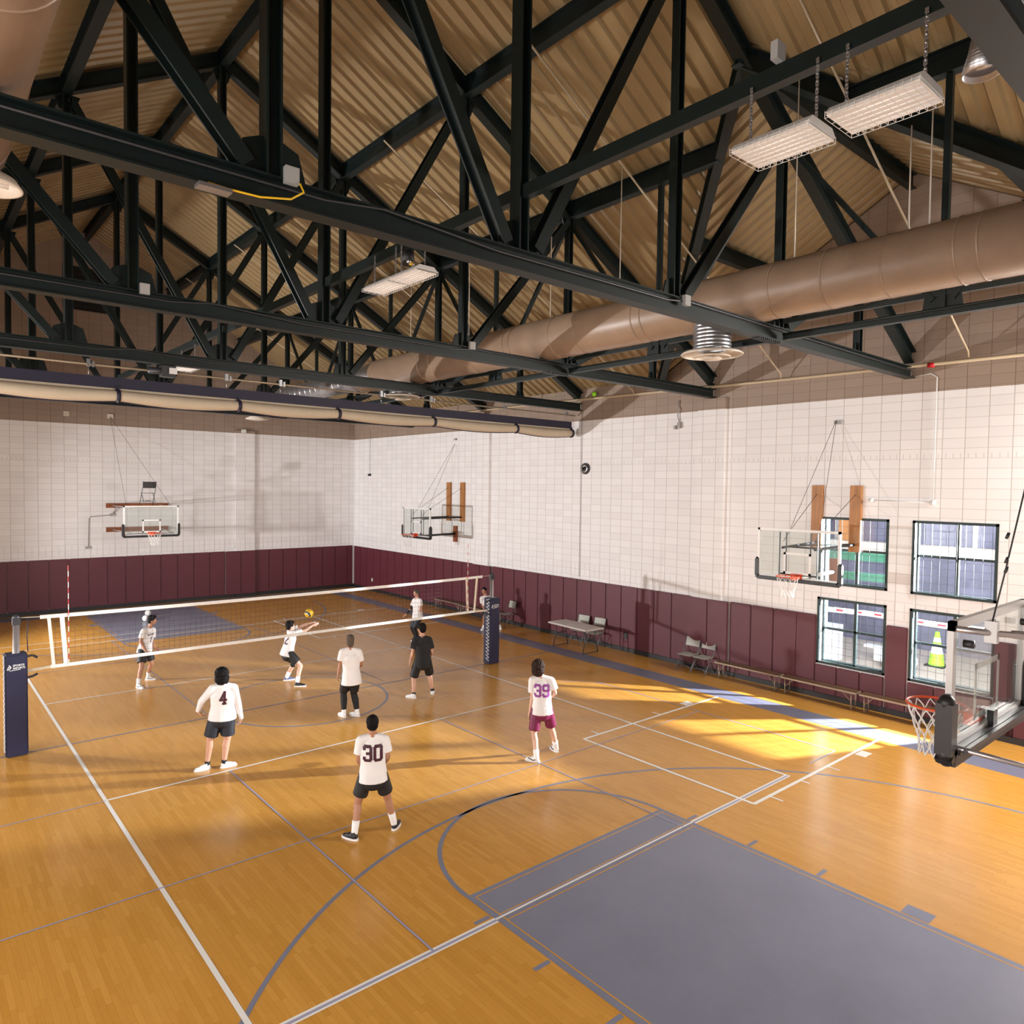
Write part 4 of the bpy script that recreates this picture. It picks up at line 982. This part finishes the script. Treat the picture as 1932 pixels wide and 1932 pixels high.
b = MB(); b.lathe([(.20, .04), (.05, .95), (.001, .96)], (14.9, -7.75, 0), n=24); part('cone', b, M['lime'], t)
b = MB(); b.lathe([(.152, .36), (.114, .58)], (14.9, -7.75, 0), n=24); b.lathe([(.098, .68), (.075, .80)], (14.9, -7.75, 0), n=24); part('collar', b, M['white'], t)
b = MB(); b.box(14.66, 15.14, -7.99, -7.51, 0, .04); part('base', b, M['black'], t)
b = MB(); b.box(13.1, 13.6, -5.75, -5.2, 0, 1.0); b.cur = 0
single('white_bin', b, M['bag'], 'white bin outside the left lower window', 'bin', (13.35, -5.5, 0))
b = MB(); b.sphere((13.6, -7.3, .28), .36, 18, (1, 1.2, .75)); b.sphere((13.9, -6.9, .2), .25, 14, (1, 1.1, .7)); single('white_sack', b, M['bag'], 'crumpled white sack on the ground outside the right lower window', 'sack', (13.7, -7.2, 0))
b = MB(); b.box(14.2, 14.5, -6.75, -6.35, 0, .35); b.box(14.15, 14.4, -6.6, -6.1, .35, .42); single('white_crate', b, M['white'], 'small white crate outside the left lower window', 'crate', (14.3, -6.5, 0))
b = MB(); b.box(XR+.45, XR+.7, -6.95, -6.9, 0, 5); single('teal_panel', b, mat('teal_panel', (.25, .60, .55), .6), 'pale teal panel edge just outside the windows', 'panel', (XR+.8, -6.8, 0))
# ------------------------------------------------------------------ people: joints in metres
J = {
  'p4': {'top': (-2.713, -2.794, 1.713), 'nk': (-2.699, -2.799, 1.445), 'sL': (-2.857, -2.747, 1.364), 'sR': (-2.544, -2.849, 1.333), 'eL': (-3.019, -2.695, 1.169), 'wL': (-3.045, -2.581, 0.970), 'iL': (-2.981, -2.602, 0.883), 'eR': (-2.478, -2.871, 1.056), 'wR': (-2.414, -2.839, 0.781), 'iR': (-2.435, -2.780, 0.660), 'hL': (-2.802, -2.765, 0.814), 'hR': (-2.625, -2.823, 0.792), 'heL': (-2.883, -2.707, 0.000), 'toL': (-2.990, -2.707, 0.000), 'heR': (-2.748, -2.815, 0.000), 'toR': (-2.520, -2.823, 0.000)},
  'pL': {'top': (-2.246, 3.458, 1.628), 'nk': (-2.278, 3.465, 1.370), 'sR': (-2.464, 3.406, 1.283), 'eR': (-2.532, 3.370, 1.052), 'wR': (-2.446, 3.247, 0.828), 'iR': (-2.395, 3.215, 0.757), 'sL': (-2.191, 3.599, 1.219), 'eL': (-2.235, 3.558, 0.980), 'wL': (-2.188, 3.444, 0.803), 'iL': (-2.118, 3.376, 0.770), 'hR': (-2.496, 3.464, 0.736), 'hL': (-2.313, 3.555, 0.693), 'heR': (-2.647, 3.235, 0.000), 'toR': (-2.559, 2.986, 0.000), 'heL': (-2.324, 3.792, 0.000), 'toL': (-2.103, 3.620, 0.000)},
  'bump': {'top': (0.275, 1.376, 1.532), 'nk': (0.285, 1.372, 1.273), 'sR': (0.304, 1.255, 1.223), 'eR': (0.560, 1.199, 1.279), 'wR': (0.740, 1.176, 1.380), 'iR': (0.804, 1.148, 1.406), 'sL': (0.325, 1.518, 1.211), 'eL': (0.580, 1.376, 1.351), 'wL': (0.751, 1.226, 1.428), 'iL': (0.831, 1.192, 1.407), 'hR': (0.216, 1.315, 0.686), 'hL': (0.210, 1.491, 0.665), 'heR': (0.249, 1.068, 0.000), 'toR': (0.429, 0.953, 0.000), 'heL': (0.255, 1.705, 0.000), 'toL': (0.449, 1.661, 0.000)},
  'pW': {'top': (0.201, -1.756, 1.744), 'nk': (0.207, -1.759, 1.463), 'sL': (0.060, -1.680, 1.361), 'sR': (0.356, -1.838, 1.349), 'eL': (0.029, -1.664, 1.115), 'wL': (-0.007, -1.645, 0.911), 'iL': (-0.020, -1.638, 0.815), 'eR': (0.423, -1.817, 1.080), 'wR': (0.482, -1.588, 0.964), 'iR': (0.487, -1.511, 0.970), 'hL': (0.146, -1.726, 0.731), 'hR': (0.303, -1.810, 0.722), 'heL': (0.121, -1.713, 0.000), 'toL': (0.114, -1.579, 0.000), 'heR': (0.372, -1.846, 0.000), 'toR': (0.311, -1.692, 0.000)},
  'pB': {'top': (2.147, -1.442, 1.695), 'nk': (2.155, -1.447, 1.410), 'sL': (2.033, -1.366, 1.306), 'sR': (2.291, -1.538, 1.302), 'eL': (1.992, -1.338, 1.022), 'wL': (1.944, -1.306, 0.812), 'iL': (1.933, -1.299, 0.722), 'eR': (2.371, -1.531, 1.019), 'wR': (2.466, -1.354, 0.866), 'iR': (2.463, -1.292, 0.823), 'hL': (2.111, -1.418, 0.719), 'hR': (2.247, -1.508, 0.716), 'heL': (1.973, -1.492, -0.000), 'toL': (1.882, -1.294, 0.000), 'heR': (2.448, -1.476, 0.000), 'toR': (2.639, -1.154, 0.000)},
  'coach': {'top': (5.108, 3.345, 1.655), 'nk': (5.118, 3.338, 1.383), 'sL': (5.155, 3.194, 1.308), 'eL': (5.146, 3.176, 1.081), 'wL': (5.134, 3.208, 0.816), 'iL': (5.119, 3.218, 0.676), 'sR': (5.142, 3.502, 1.259), 'eR': (5.077, 3.545, 1.037), 'wR': (4.927, 3.584, 0.854), 'iR': (4.852, 3.632, 0.784), 'hL': (5.137, 3.230, 0.732), 'hR': (5.158, 3.407, 0.703), 'heL': (5.135, 3.160, 0.000), 'toL': (5.049, 3.282, 0.000), 'heR': (5.254, 3.415, 0.000), 'toR': (5.167, 3.539, 0.000)},
  'pR': {'top': (8.088, 3.790, 1.426), 'nk': (8.118, 3.765, 1.145), 'sR': (8.007, 3.791, 1.028), 'eR': (8.060, 3.812, 0.809), 'wR': (7.971, 3.627, 0.703), 'iR': (7.981, 3.555, 0.642), 'sL': (8.269, 3.643, 1.041), 'eL': (8.339, 3.586, 0.812), 'wL': (8.160, 3.474, 0.688), 'iL': (8.089, 3.467, 0.644), 'hR': (8.137, 3.750, 0.563), 'hL': (8.273, 3.639, 0.565), 'heR': (8.040, 3.701, 0.000), 'toR': (7.690, 3.480, 0.000), 'heL': (8.573, 3.523, 0.000), 'toL': (8.297, 3.026, 0.000)},
  'p39': {'top': (1.752, -5.760, 1.758), 'nk': (1.788, -5.794, 1.450), 'sL': (1.720, -5.729, 1.368), 'sR': (1.889, -5.892, 1.375), 'eL': (1.711, -5.721, 1.074), 'wL': (1.669, -5.681, 0.824), 'iL': (1.650, -5.662, 0.721), 'eR': (1.952, -5.952, 1.163), 'wR': (2.090, -5.738, 1.009), 'iR': (2.109, -5.660, 0.998), 'hL': (1.755, -5.763, 0.759), 'hR': (1.868, -5.871, 0.764), 'heL': (1.621, -5.974, 0.000), 'toL': (1.529, -5.772, 0.000), 'heR': (2.192, -5.843, 0.000), 'toR': (2.254, -5.613, 0.000)},
  'p30': {'top': (-1.950, -6.464, 1.697), 'nk': (-1.948, -6.465, 1.460), 'sL': (-2.062, -6.400, 1.336), 'sR': (-1.828, -6.534, 1.322), 'eL': (-2.093, -6.381, 1.078), 'wL': (-1.939, -6.217, 0.852), 'iL': (-1.870, -6.187, 0.814), 'eR': (-1.784, -6.560, 1.092), 'wR': (-1.715, -6.346, 0.895), 'iR': (-1.713, -6.254, 0.843), 'hL': (-2.021, -6.423, 0.756), 'hR': (-1.858, -6.517, 0.744), 'heL': (-2.165, -6.457, 0.000), 'toL': (-2.249, -6.244, 0.000), 'heR': (-1.647, -6.521, 0.000), 'toR': (-1.503, -6.405, 0.000)},
}
def frust(mb, p0, p1, r0, r1, side=None, flat=(1, 1), dome0=True, dome1=True, n=18):
    """tapered limb piece; side = direction of the wide half-axis, flat = thickness ratio at each end"""
    p0, p1 = Vector(p0), Vector(p1); d = (p1-p0); L = d.length; d.normalize()
    a = (Vector(side)-d*Vector(side).dot(d)).normalized() if side is not None else d.orthogonal().normalized()
    b = d.cross(a); prof = []
    if dome0: prof += [(-math.cos(t)*r0*.9*flat[0], math.sin(t)) for t in (.25, .6, 1.0)]
    prof0 = [(h, r0*k, flat[0]) for h, k in prof]
    body = [(L*u, r0+(r1-r0)*u, flat[0]+(flat[1]-flat[0])*u) for u in (0, .33, .66, 1)]
    prof1 = [(L+math.cos(t)*r1*.9*flat[1], r1*math.sin(t), flat[1]) for t in ((1.0, .6, .25) if dome1 else ())]
    P = prof0+body+prof1; vs = []
    for h, r, f in P:
        for k in range(n): t = 2*PI*k/n; vs.append(p0+d*h+a*(r*math.cos(t))+b*(r*f*math.sin(t)))
    m = len(P); fs = [(i*n+k, i*n+(k+1) % n, (i+1)*n+(k+1) % n, (i+1)*n+k) for i in range(m-1) for k in range(n)]
    fs += [tuple(range(n))[::-1], tuple(range((m-1)*n, m*n))]
    mb.add(vs, fs, True)
def ellip(mb, c, R3, ax):
    b = MB(); b.sphere((0, 0, 0), 1, 16)
    mb.add([Vector(c)+ax[0]*(v.x*R3[0])+ax[1]*(v.y*R3[1])+ax[2]*(v.z*R3[2]) for v in b.v], b.f, True)
def blob(name, mb, voxel, m, parent, smooth=4, jitter=0):
    off = rootloc(parent); me = mb.mesh(name, m, off)
    tmp = bpy.data.objects.new(name, me); COL.objects.link(tmp)
    bm = bmesh.new(); bm.from_mesh(me); bmesh.ops.recalc_face_normals(bm, faces=bm.faces); bm.to_mesh(me); bm.free()
    r = tmp.modifiers.new('r', 'REMESH'); r.mode = 'VOXEL'; r.voxel_size = voxel; r.use_smooth_shade = True
    if smooth: s = tmp.modifiers.new('s', 'SMOOTH'); s.iterations = smooth; s.factor = .5
    bpy.context.view_layer.update()
    out = bpy.data.meshes.new_from_object(tmp.evaluated_get(bpy.context.evaluated_depsgraph_get()))
    bpy.data.objects.remove(tmp)
    out.materials.clear(); out.materials.append(m)
    for p in out.polygons: p.use_smooth = True; p.material_index = 0
    if jitter:
        rnd = random.Random(3)
        from mathutils import noise as mn
        for v in out.vertices:
            q = v.co*38; v.co += v.normal*(mn.noise(q)*jitter+mn.noise(q*2.3)*jitter*.5)
    o = bpy.data.objects.new(name, out); COL.objects.link(o); o.parent = parent
    return o
def ik(a, c, L1, L2, hint):
    a, c = Vector(a), Vector(c); d = c-a; D = min(d.length, (L1+L2)*.999); u = d.normalized()
    x = (L1*L1-L2*L2+D*D)/(2*D); h = math.sqrt(max(0, L1*L1-x*x))
    hv = Vector(hint); hv = (hv-u*hv.dot(u)).normalized()
    return a+u*x+hv*h
DIG = {'3': [[(0, 5.4), (.6, 6), (3.4, 6), (4, 5.4), (4, 3.6), (3.4, 3.1), (1.6, 3.1)], [(3.4, 3.1), (4, 2.5), (4, .6), (3.4, 0), (.6, 0), (0, .6), (0, 1.2)], [(0, 5.4), (0, 4.9)]],
       '0': [[(.6, 0), (0, .6), (0, 5.4), (.6, 6), (3.4, 6), (4, 5.4), (4, .6), (3.4, 0), (.6, 0)]],
       '4': [[(3, 0), (3, 6), (0, 2), (4.2, 2)], [(2.1, 0), (3.9, 0)]],
       '9': [[(4, 3.2), (.6, 3.2), (0, 3.8), (0, 5.4), (.6, 6), (3.4, 6), (4, 5.4), (4, .6), (3.4, 0), (.6, 0), (0, .6), (0, 1.2)]],
       '1': [[(1, 5), (2, 6), (2, 0)], [(1, 0), (3, 0)]],
       '2': [[(0, 4.9), (0, 5.4), (.6, 6), (3.4, 6), (4, 5.4), (4, 4), (0, .7), (0, 0), (4, 0)]]}
def print_number(shirt, parent, s, c, right, up, n, ht, m, wd=1.3, name='number'):
    """number on cloth: every stroke vertex is laid on the shirt surface"""
    off = rootloc(parent); bm = bmesh.new(); bm.from_mesh(shirt.data); tree = BVHTree.FromBMesh(bm); bm.free()
    k = ht/6.9; XS = .72; tot = (len(s)*4+(len(s)-1)*2.4)*XS; mb = MB()
    def lay(x, y):
        p = Vector(c)+right*((x-tot/2)*k)+up*((y-3)*k)-off
        h = tree.ray_cast(p+n*.6, -n)
        return (h[0]+n*.004 if h[0] else p+n*.13)+off
    for i, chh in enumerate(s):
        ox = i*6.4*XS
        for line in DIG[chh]:
            line = [(x*XS, y) for x, y in line]
            for (x0, y0), (x1, y1) in zip(line, line[1:]):
                dx, dy = x1-x0, y1-y0; L = math.hypot(dx, dy); px, py = -dy/L*wd/2, dx/L*wd/2; ex, ey = dx/L*wd*.36, dy/L*wd*.36
                N = max(1, int(L/.8)); pr = None
                for j in range(N+1):
                    u = j/N; bx, by = x0-ex+(dx+2*ex)*u+ox, y0-ey+(dy+2*ey)*u
                    cur = (lay(bx+px, by+py), lay(bx-px, by-py))
                    if pr: mb.quad(pr[0], pr[1], cur[1], cur[0])
                    pr = cur
    return part(name, mb, m, parent)
def person(key, label, look=0.0, sk='sk1', hair='mop', hairm='hair', top='shirt', sleeve='short', bottom='shortk', botlen=.5, number=None, numm='num', front=None,
           shoe='shoew', sock='sock', sockh=.16, tights=None, kneepad=None, girth=1.0, armsleeve=None, pink=False, headtilt=0.0, hip_up=.10, hem=.0, fist=False, blockarms=None):
    j = {k: Vector(v) for k, v in J[key].items()}
    r = (j['sR']-j['sL']); r.z = 0; r.normalize(); Z = Vector((0, 0, 1)); f = Z.cross(r); f.normalize()
    base = (j['heL']+j['heR'])/2
    t = thing('person', label, 'person', (base.x, base.y, 0))
    S = j['top'].z/1.75 if j['top'].z > 1.6 else .98
    G = girth
    sm = (j['sL']+j['sR'])/2; hm = (j['hL']+j['hR'])/2+Z*hip_up
    sw = .168*S; sL, sR = sm-r*sw, sm+r*sw; sL.z = j['sL'].z*.5+sm.z*.5; sR.z = j['sR'].z*.5+sm.z*.5
    dL, dR = sL-j['sL'], sR-j['sR']
    eL, eR, wL, wR, iL, iR = j['eL']+dL*.6, j['eR']+dR*.6, j['wL']+dL*.3, j['wR']+dR*.3, j['iL']+dL*.3, j['iR']+dR*.3
    hL, hR = hm-r*.095*S, hm+r*.095*S
    spine = (sm-hm).normalized(); neck = sm+spine*.06*S+Z*.02
    lk = (Matrix.Rotation(look, 3, 'Z') @ f)
    htop = j['top']-Z*.022
    hc = htop-Z*.115*S-lk*.0
    # keep the head above the neck
    side = Z.cross(lk)*-1
    b = MB()
    def limb(p0, p1, r0, r1, **k): frust(b, p0, p1, r0*S, r1*S, **k)
    # head, jaw, nose, ears, neck
    ellip(b, hc+Z*.008, (.073*S, .092*S, .105*S), (side, lk, Z))
    ellip(b, hc-Z*.055*S+lk*.022*S, (.052*S, .062*S, .060*S), (side, lk, Z))
    limb(hc-Z*.005+lk*.083*S, hc-Z*.032*S+lk*.104*S, .009, .013)
    for s in (-1, 1): ellip(b, hc+side*(s*.074*S)-Z*.012, (.010*S, .020*S, .032*S), (side, lk, Z))
    ellip(b, hc-Z*.067*S+lk*.078*S, (.022*S, .010*S, .008*S), (side, lk, Z))
    limb(neck-Z*.05, hc-Z*.05*S-lk*.018*S, .058, .052)
    # trunk
    limb(hm-Z*.02, hm+spine*.14*S, .150*G, .135*G, side=r, flat=(.70, .68))
    limb(hm+spine*.12*S, sm-spine*.12*S, .130*G, .160*G, side=r, flat=(.68, .62))
    limb(sm-spine*.14*S, sm-spine*.02*S, .160*G, .105*G, side=r, flat=(.62, .6))
    limb(sL+r*.02, neck, .055, .045); limb(sR-r*.02, neck, .055, .045)
    # arms and hands
    for sh, el, wr, tip, sg in ((sL, eL, wL, iL, -1), (sR, eR, wR, iR, 1)):
        limb(sh, el, .050*G, .039*G); limb(el, el+(wr-el)*.3, .040*G, .041*G); limb(el+(wr-el)*.3, wr, .041*G, .026)
        d = (tip-wr).normalized(); pn = r*(-sg) if abs(d.dot(r)) < .8 else Z   # palm faces the body
        pn = (pn-d*pn.dot(d)).normalized(); wv = d.cross(pn).normalized()
        if wv.dot(f) < 0: wv = -wv                                            # thumb side points forward
        pc = wr+d*.055*S
        frust(b, wr+d*.01, wr+d*.085*S, .030*S, .040*S, side=wv, flat=(.62, .40))
        curl = .5 if not fist else 1.1
        for q, (ln, off) in enumerate(((.072, .030), (.080, .011), (.074, -.009), (.058, -.028))):
            p = wr+d*.088*S+wv*(off*S); dd = d
            for seg in (.42, .33, .25):
                dd = (dd*math.cos(curl*.6)+pn*math.sin(curl*.6)).normalized(); p2 = p+dd*(ln*seg*S)
                frust(b, p, p2, .0088*S, .0078*S, n=8); p = p2
        p = wr+d*.035*S+wv*.028*S; dd = (d*.75+wv*.6+pn*.25).normalized()
        for seg in (.034, .026): p2 = p+dd*seg*S; frust(b, p, p2, .0105*S, .0092*S, n=8); p = p2; dd = (dd+pn*.3+d*.3).normalized()
    # legs
    K = {}
    for s, hp, he, to in (('L', hL, j['heL'], j['toL']), ('R', hR, j['heR'], j['toR'])):
        fd = to-he; fd.z = 0; fd.normalize()
        an = he+fd*.055+Z*.085*S; L = (an-hp).length; U, V = .43*S, .405*S
        if L > (U+V)*.995: U *= L/((U+V)*.995); V = L/.995-U
        kn = ik(hp, an, U, V, f*.75+fd*.5)
        K[s] = (hp, kn, an, fd, he)
        limb(hp, kn, .086*G, .056*G); limb(kn, kn+(an-kn)*.32-fd*.012, .053*G, .056*G); limb(kn+(an-kn)*.30-fd*.010, an, .055*G, .035)
        frust(b, an-Z*.02, he+fd*.19*S+Z*.03, .036*S, .030*S)
    body = blob('body', b, .0095, M[sk], t, 3)
    # hair
    h = MB()
    if hair == 'mop':
        ellip(h, hc+Z*.038*S-lk*.022*S, (.102*S, .106*S, .098*S), (side, lk, Z)); ellip(h, hc-Z*.02*S-lk*.050*S, (.092*S, .062*S, .085*S), (side, lk, Z))
        ellip(h, hc+Z*.085*S+lk*.045*S, (.066*S, .056*S, .034*S), (side, lk, Z))
    elif hair == 'curly':
        ellip(h, hc+Z*.03*S-lk*.02*S, (.120*S, .118*S, .112*S), (side, lk, Z)); ellip(h, hc-Z*.055*S-lk*.045*S, (.112*S, .08*S, .115*S), (side, lk, Z))
        for s in (-1, 1): ellip(h, hc+side*(s*.075)*S-Z*.05*S-lk*.0*S, (.038*S, .06*S, .10*S), (side, lk, Z))
    elif hair == 'long':
        ellip(h, hc+Z*.035*S-lk*.018*S, (.085*S, .095*S, .088*S), (side, lk, Z)); ellip(h, hc-Z*.04*S-lk*.048*S, (.078*S, .055*S, .115*S), (side, lk, Z))
    else:
        ellip(h, hc+Z*.030*S-lk*.016*S, (.090*S, .100*S, .094*S), (side, lk, Z)); ellip(h, hc-Z*.025*S-lk*.050*S, (.080*S, .050*S, .070*S), (side, lk, Z)); ellip(h, hc+Z*.075*S+lk*.04*S, (.058*S, .05*S, .032*S), (side, lk, Z))
    blob('hair', h, .009, M[hairm], t, 1, .012 if hair == 'curly' else .006)
    for s in (-1, 1):
        e = MB(); e.sphere(hc+side*(s*.029*S)+lk*.085*S+Z*.004, .0085*S, 8); part('eye', e, M['eye'], t)
    # shirt
    q = MB(); ext = {'short': .58, 'long': 1, 'half': .7}[sleeve]
    hemc = hm-spine*(.075+hem)
    frust(q, hemc, hm+spine*.05*S, .212*G*S, .196*G*S, side=r, flat=(.80, .78), dome0=False, dome1=False); frust(q, hm+spine*.03*S, hm+spine*.18*S, .196*G*S, .172*G*S, side=r, flat=(.78, .74))
    frust(q, hm+spine*.12*S, sm-spine*.12*S, .172*G*S, .190*G*S, side=r, flat=(.74, .68))
    frust(q, sm-spine*.16*S, sm+spine*.0*S, .186*G*S, .120*G*S, side=r, flat=(.66, .70))
    for sh, el, wr in ((sL, eL, wL), (sR, eR, wR)):
        frust(q, sh-(el-sh)*.02, neck-Z*.025, .068*S, .058*S, dome1=False)
        if sleeve == 'long':
            frust(q, sh, el, .068*S*G, .052*S*G); frust(q, el, wr, .052*S*G, .038*S, dome1=False)
        else:
            e = sh+(el-sh)*(ext+.12); frust(q, sh, e, .070*S, .079*S, dome1=False)
    shirt = blob('shirt', q, .0105, M[top], t, 2)
    cl = MB(); nn = 20; cc = neck-Z*.012+f*.01
    cl.tube([cc+r*(.066*S*math.cos(2*PI*k/nn))+f*(.062*S*math.sin(2*PI*k/nn))-f*0+Z*(-.018*math.sin(2*PI*k/nn)) for k in range(nn)], .010, 6, closed=True); part('collar', cl, M[top], t)
    if number: print_number(shirt, t, number, hm*.30+sm*.70, r, spine, -f, .215*S, M[numm])
    if front: print_number(shirt, t, front, hm*.45+sm*.55, -r, spine, f, .13*S, M['num'])
    if front:
        off = rootloc(t); bm = bmesh.new(); bm.from_mesh(shirt.data); tree = BVHTree.FromBMesh(bm); bm.free(); e = MB()
        for k in range(6):
            P = []
            for x, y in ((-.10+k*.035, 0), (-.076+k*.035, 0), (-.076+k*.035, .03), (-.10+k*.035, .03)):
                c = hm*.22+sm*.78-r*x+spine*y-off; hh = tree.ray_cast(c+f*.6, -f); P.append((hh[0]+f*.004 if hh[0] else c+f*.13)+off)
            e.quad(*P)
        part('chest_lettering', e, M['num'], t)
    # shorts
    q = MB()
    frust(q, hm-Z*.10*S, hm+spine*.05*S, .172*S*G, .160*S*G, side=r, flat=(.78, .74))
    for s in 'LR':
        hp, kn, an, fd, he = K[s]; u = botlen
        frust(q, hp+Z*.02, hp+(kn-hp)*(u+.28), .105*S*G, .108*S*G if not tights else .098*S, dome1=False)
    sh = blob('shorts', q, .0105, M[bottom], t, 2)
    if tights:
        q = MB()
        for s in 'LR':
            hp, kn, an, fd, he = K[s]; frust(q, hp, kn, .100*S, .070*S); frust(q, kn, kn+(an-kn)*.35-fd*.012, .066*S, .072*S); frust(q, kn+(an-kn)*.33-fd*.010, kn+(an-kn)*.86, .071*S, .052*S, dome1=False)
        blob('leggings', q, .0105, M[tights], t, 2)
    for s in 'LR':
        hp, kn, an, fd, he = K[s]; side2 = Z.cross(fd)
        q = MB(); frust(q, an-Z*.03, an+(kn-an).normalized()*sockh-fd*.006, .043*S, .054*S if sockh > .1 else .046*S, dome1=False); part('sock', q, M[sock], t)
        q = MB(); frust(q, he+fd*.045+Z*.055, he+fd*.16*S+Z*.045, .046*S, .042*S, side=side2, flat=(1.05, .85)); frust(q, he+fd*.14*S+Z*.042, he+fd*.235*S+Z*.034, .042*S, .036*S, side=side2, flat=(.8, .65)); frust(q, he+fd*.05+Z*.05, he+fd*.065+Z*.105, .042*S, .043*S, dome1=False)
        so = blob('shoe', q, .008, M[shoe if not isinstance(shoe, tuple) else shoe['LR'.index(s)]], t, 1)
        q = MB()
        n = 20; P = []
        for k in range(n):
            a = 2*PI*k/n; u = .5-.5*math.cos(a); x = -.012+.285*S*u; wdt = (.040+.012*math.sin(PI*min(1, u*1.0))*1)*S*(1 if math.sin(a) > 0 else -1)*abs(math.sin(a))**.5
            P.append(he+fd*x+side2*wdt+Z*.002)
        q.prism(P, (0, 0, .026)); part('sole', q, M['sole'], so)
        if shoe == 'shoew' and key in ('p39', 'pL'):
            for sg in (-1, 1):
                q = MB(); pts = [(.06, .052), (.10, .036), (.15, .048), (.20, .066)]
                for u, v in zip(pts, pts[1:]): q.bar(he+fd*u[0]+side2*(sg*.047*S)+Z*u[1], he+fd*v[0]+side2*(sg*.045*S)+Z*v[1], .006, .013, Z)
                part('side_mark', q, M['black'], so)
    if kneepad:
        hp, kn, an, fd, he = K[kneepad]; q = MB(); frust(q, kn+(hp-kn)*.16, kn+(an-kn)*.22, .068*S, .062*S, dome0=False, dome1=False); blob('knee_pad', q, .01, M['pad'], t, 1)
    if armsleeve:
        sh_, el, wr = (sR, eR, wR) if armsleeve == 'R' else (sL, eL, wL); q = MB(); frust(q, sh_+(el-sh_)*.5, el, .049*S, .044*S); frust(q, el, wr, .044*S, .031*S, dome1=False); blob('arm_sleeve', q, .01, M['shirtk'], t, 1)
    if pink:
        q = MB(); q.tube([wR+(wR-eR).normalized()*.0+r*(.034*math.cos(2*PI*k/12))+f*(.034*math.sin(2*PI*k/12)) for k in range(12)], .012, 6, closed=True)
    return t
person('p4', 'player in a long-sleeved white shirt number 4 and dark shorts, seen from behind', look=-.55, sk='sk1', hair='curly', hairm='hair', sleeve='long', bottom='shortn', botlen=.56, number='4', sock='sockk', sockh=.05, girth=1.10)
person('p30', 'player in a white jersey number 30, nearest the camera with legs apart', look=0, sk='sk2', hair='short', number='30', botlen=.42, shoe='shoek', sockh=.17)
person('p39', 'player with curly brown hair, white jersey number 39 and maroon shorts', look=.15, sk='sk3', hair='curly', hairm='hairb', number='39', numm='nump', bottom='shortm', botlen=.58, sockh=.13, girth=.94)
person('pW', 'person in a plain white t-shirt and black leggings, seen from behind', look=0, sk='sk2', hair='long', hairm='hairg', bottom='shortk', botlen=.55, tights='shirtk', sockh=.14, hem=.06, girth=1.0)
person('pB', 'player in a black t-shirt and black shorts, seen from behind near the net', look=.75, sk='sk1', hair='mop', top='shirtk', botlen=.66, shoe='shoew', sock='sockk', sockh=.05)
person('bump', 'player in a white jersey passing the ball with outstretched forearms, one black knee pad', look=.0, sk='sk3', hair='mop', number='12', botlen=.42, shoe=('shoeb', 'shoek'), sockh=.15, kneepad='L', hip_up=.08)
person('pL', 'player in a white jersey leaning forward behind the left end of the net', look=.25, sk='sk2', hair='mop', front='1', botlen=.45, sockh=.13, hip_up=.09)
person('coach', 'person in a white t-shirt with one black arm sleeve, standing beyond the net', look=0, sk='sk1', hair='short', hairm='hairg', bottom='shortn', botlen=.6, tights='shirtk', armsleeve='R', shoe='shoek')
person('pR', 'crouching player in a white shirt partly hidden behind the right net post', look=-.5, sk='sk2', hair='short', botlen=.5, sockh=.1, hip_up=.12)
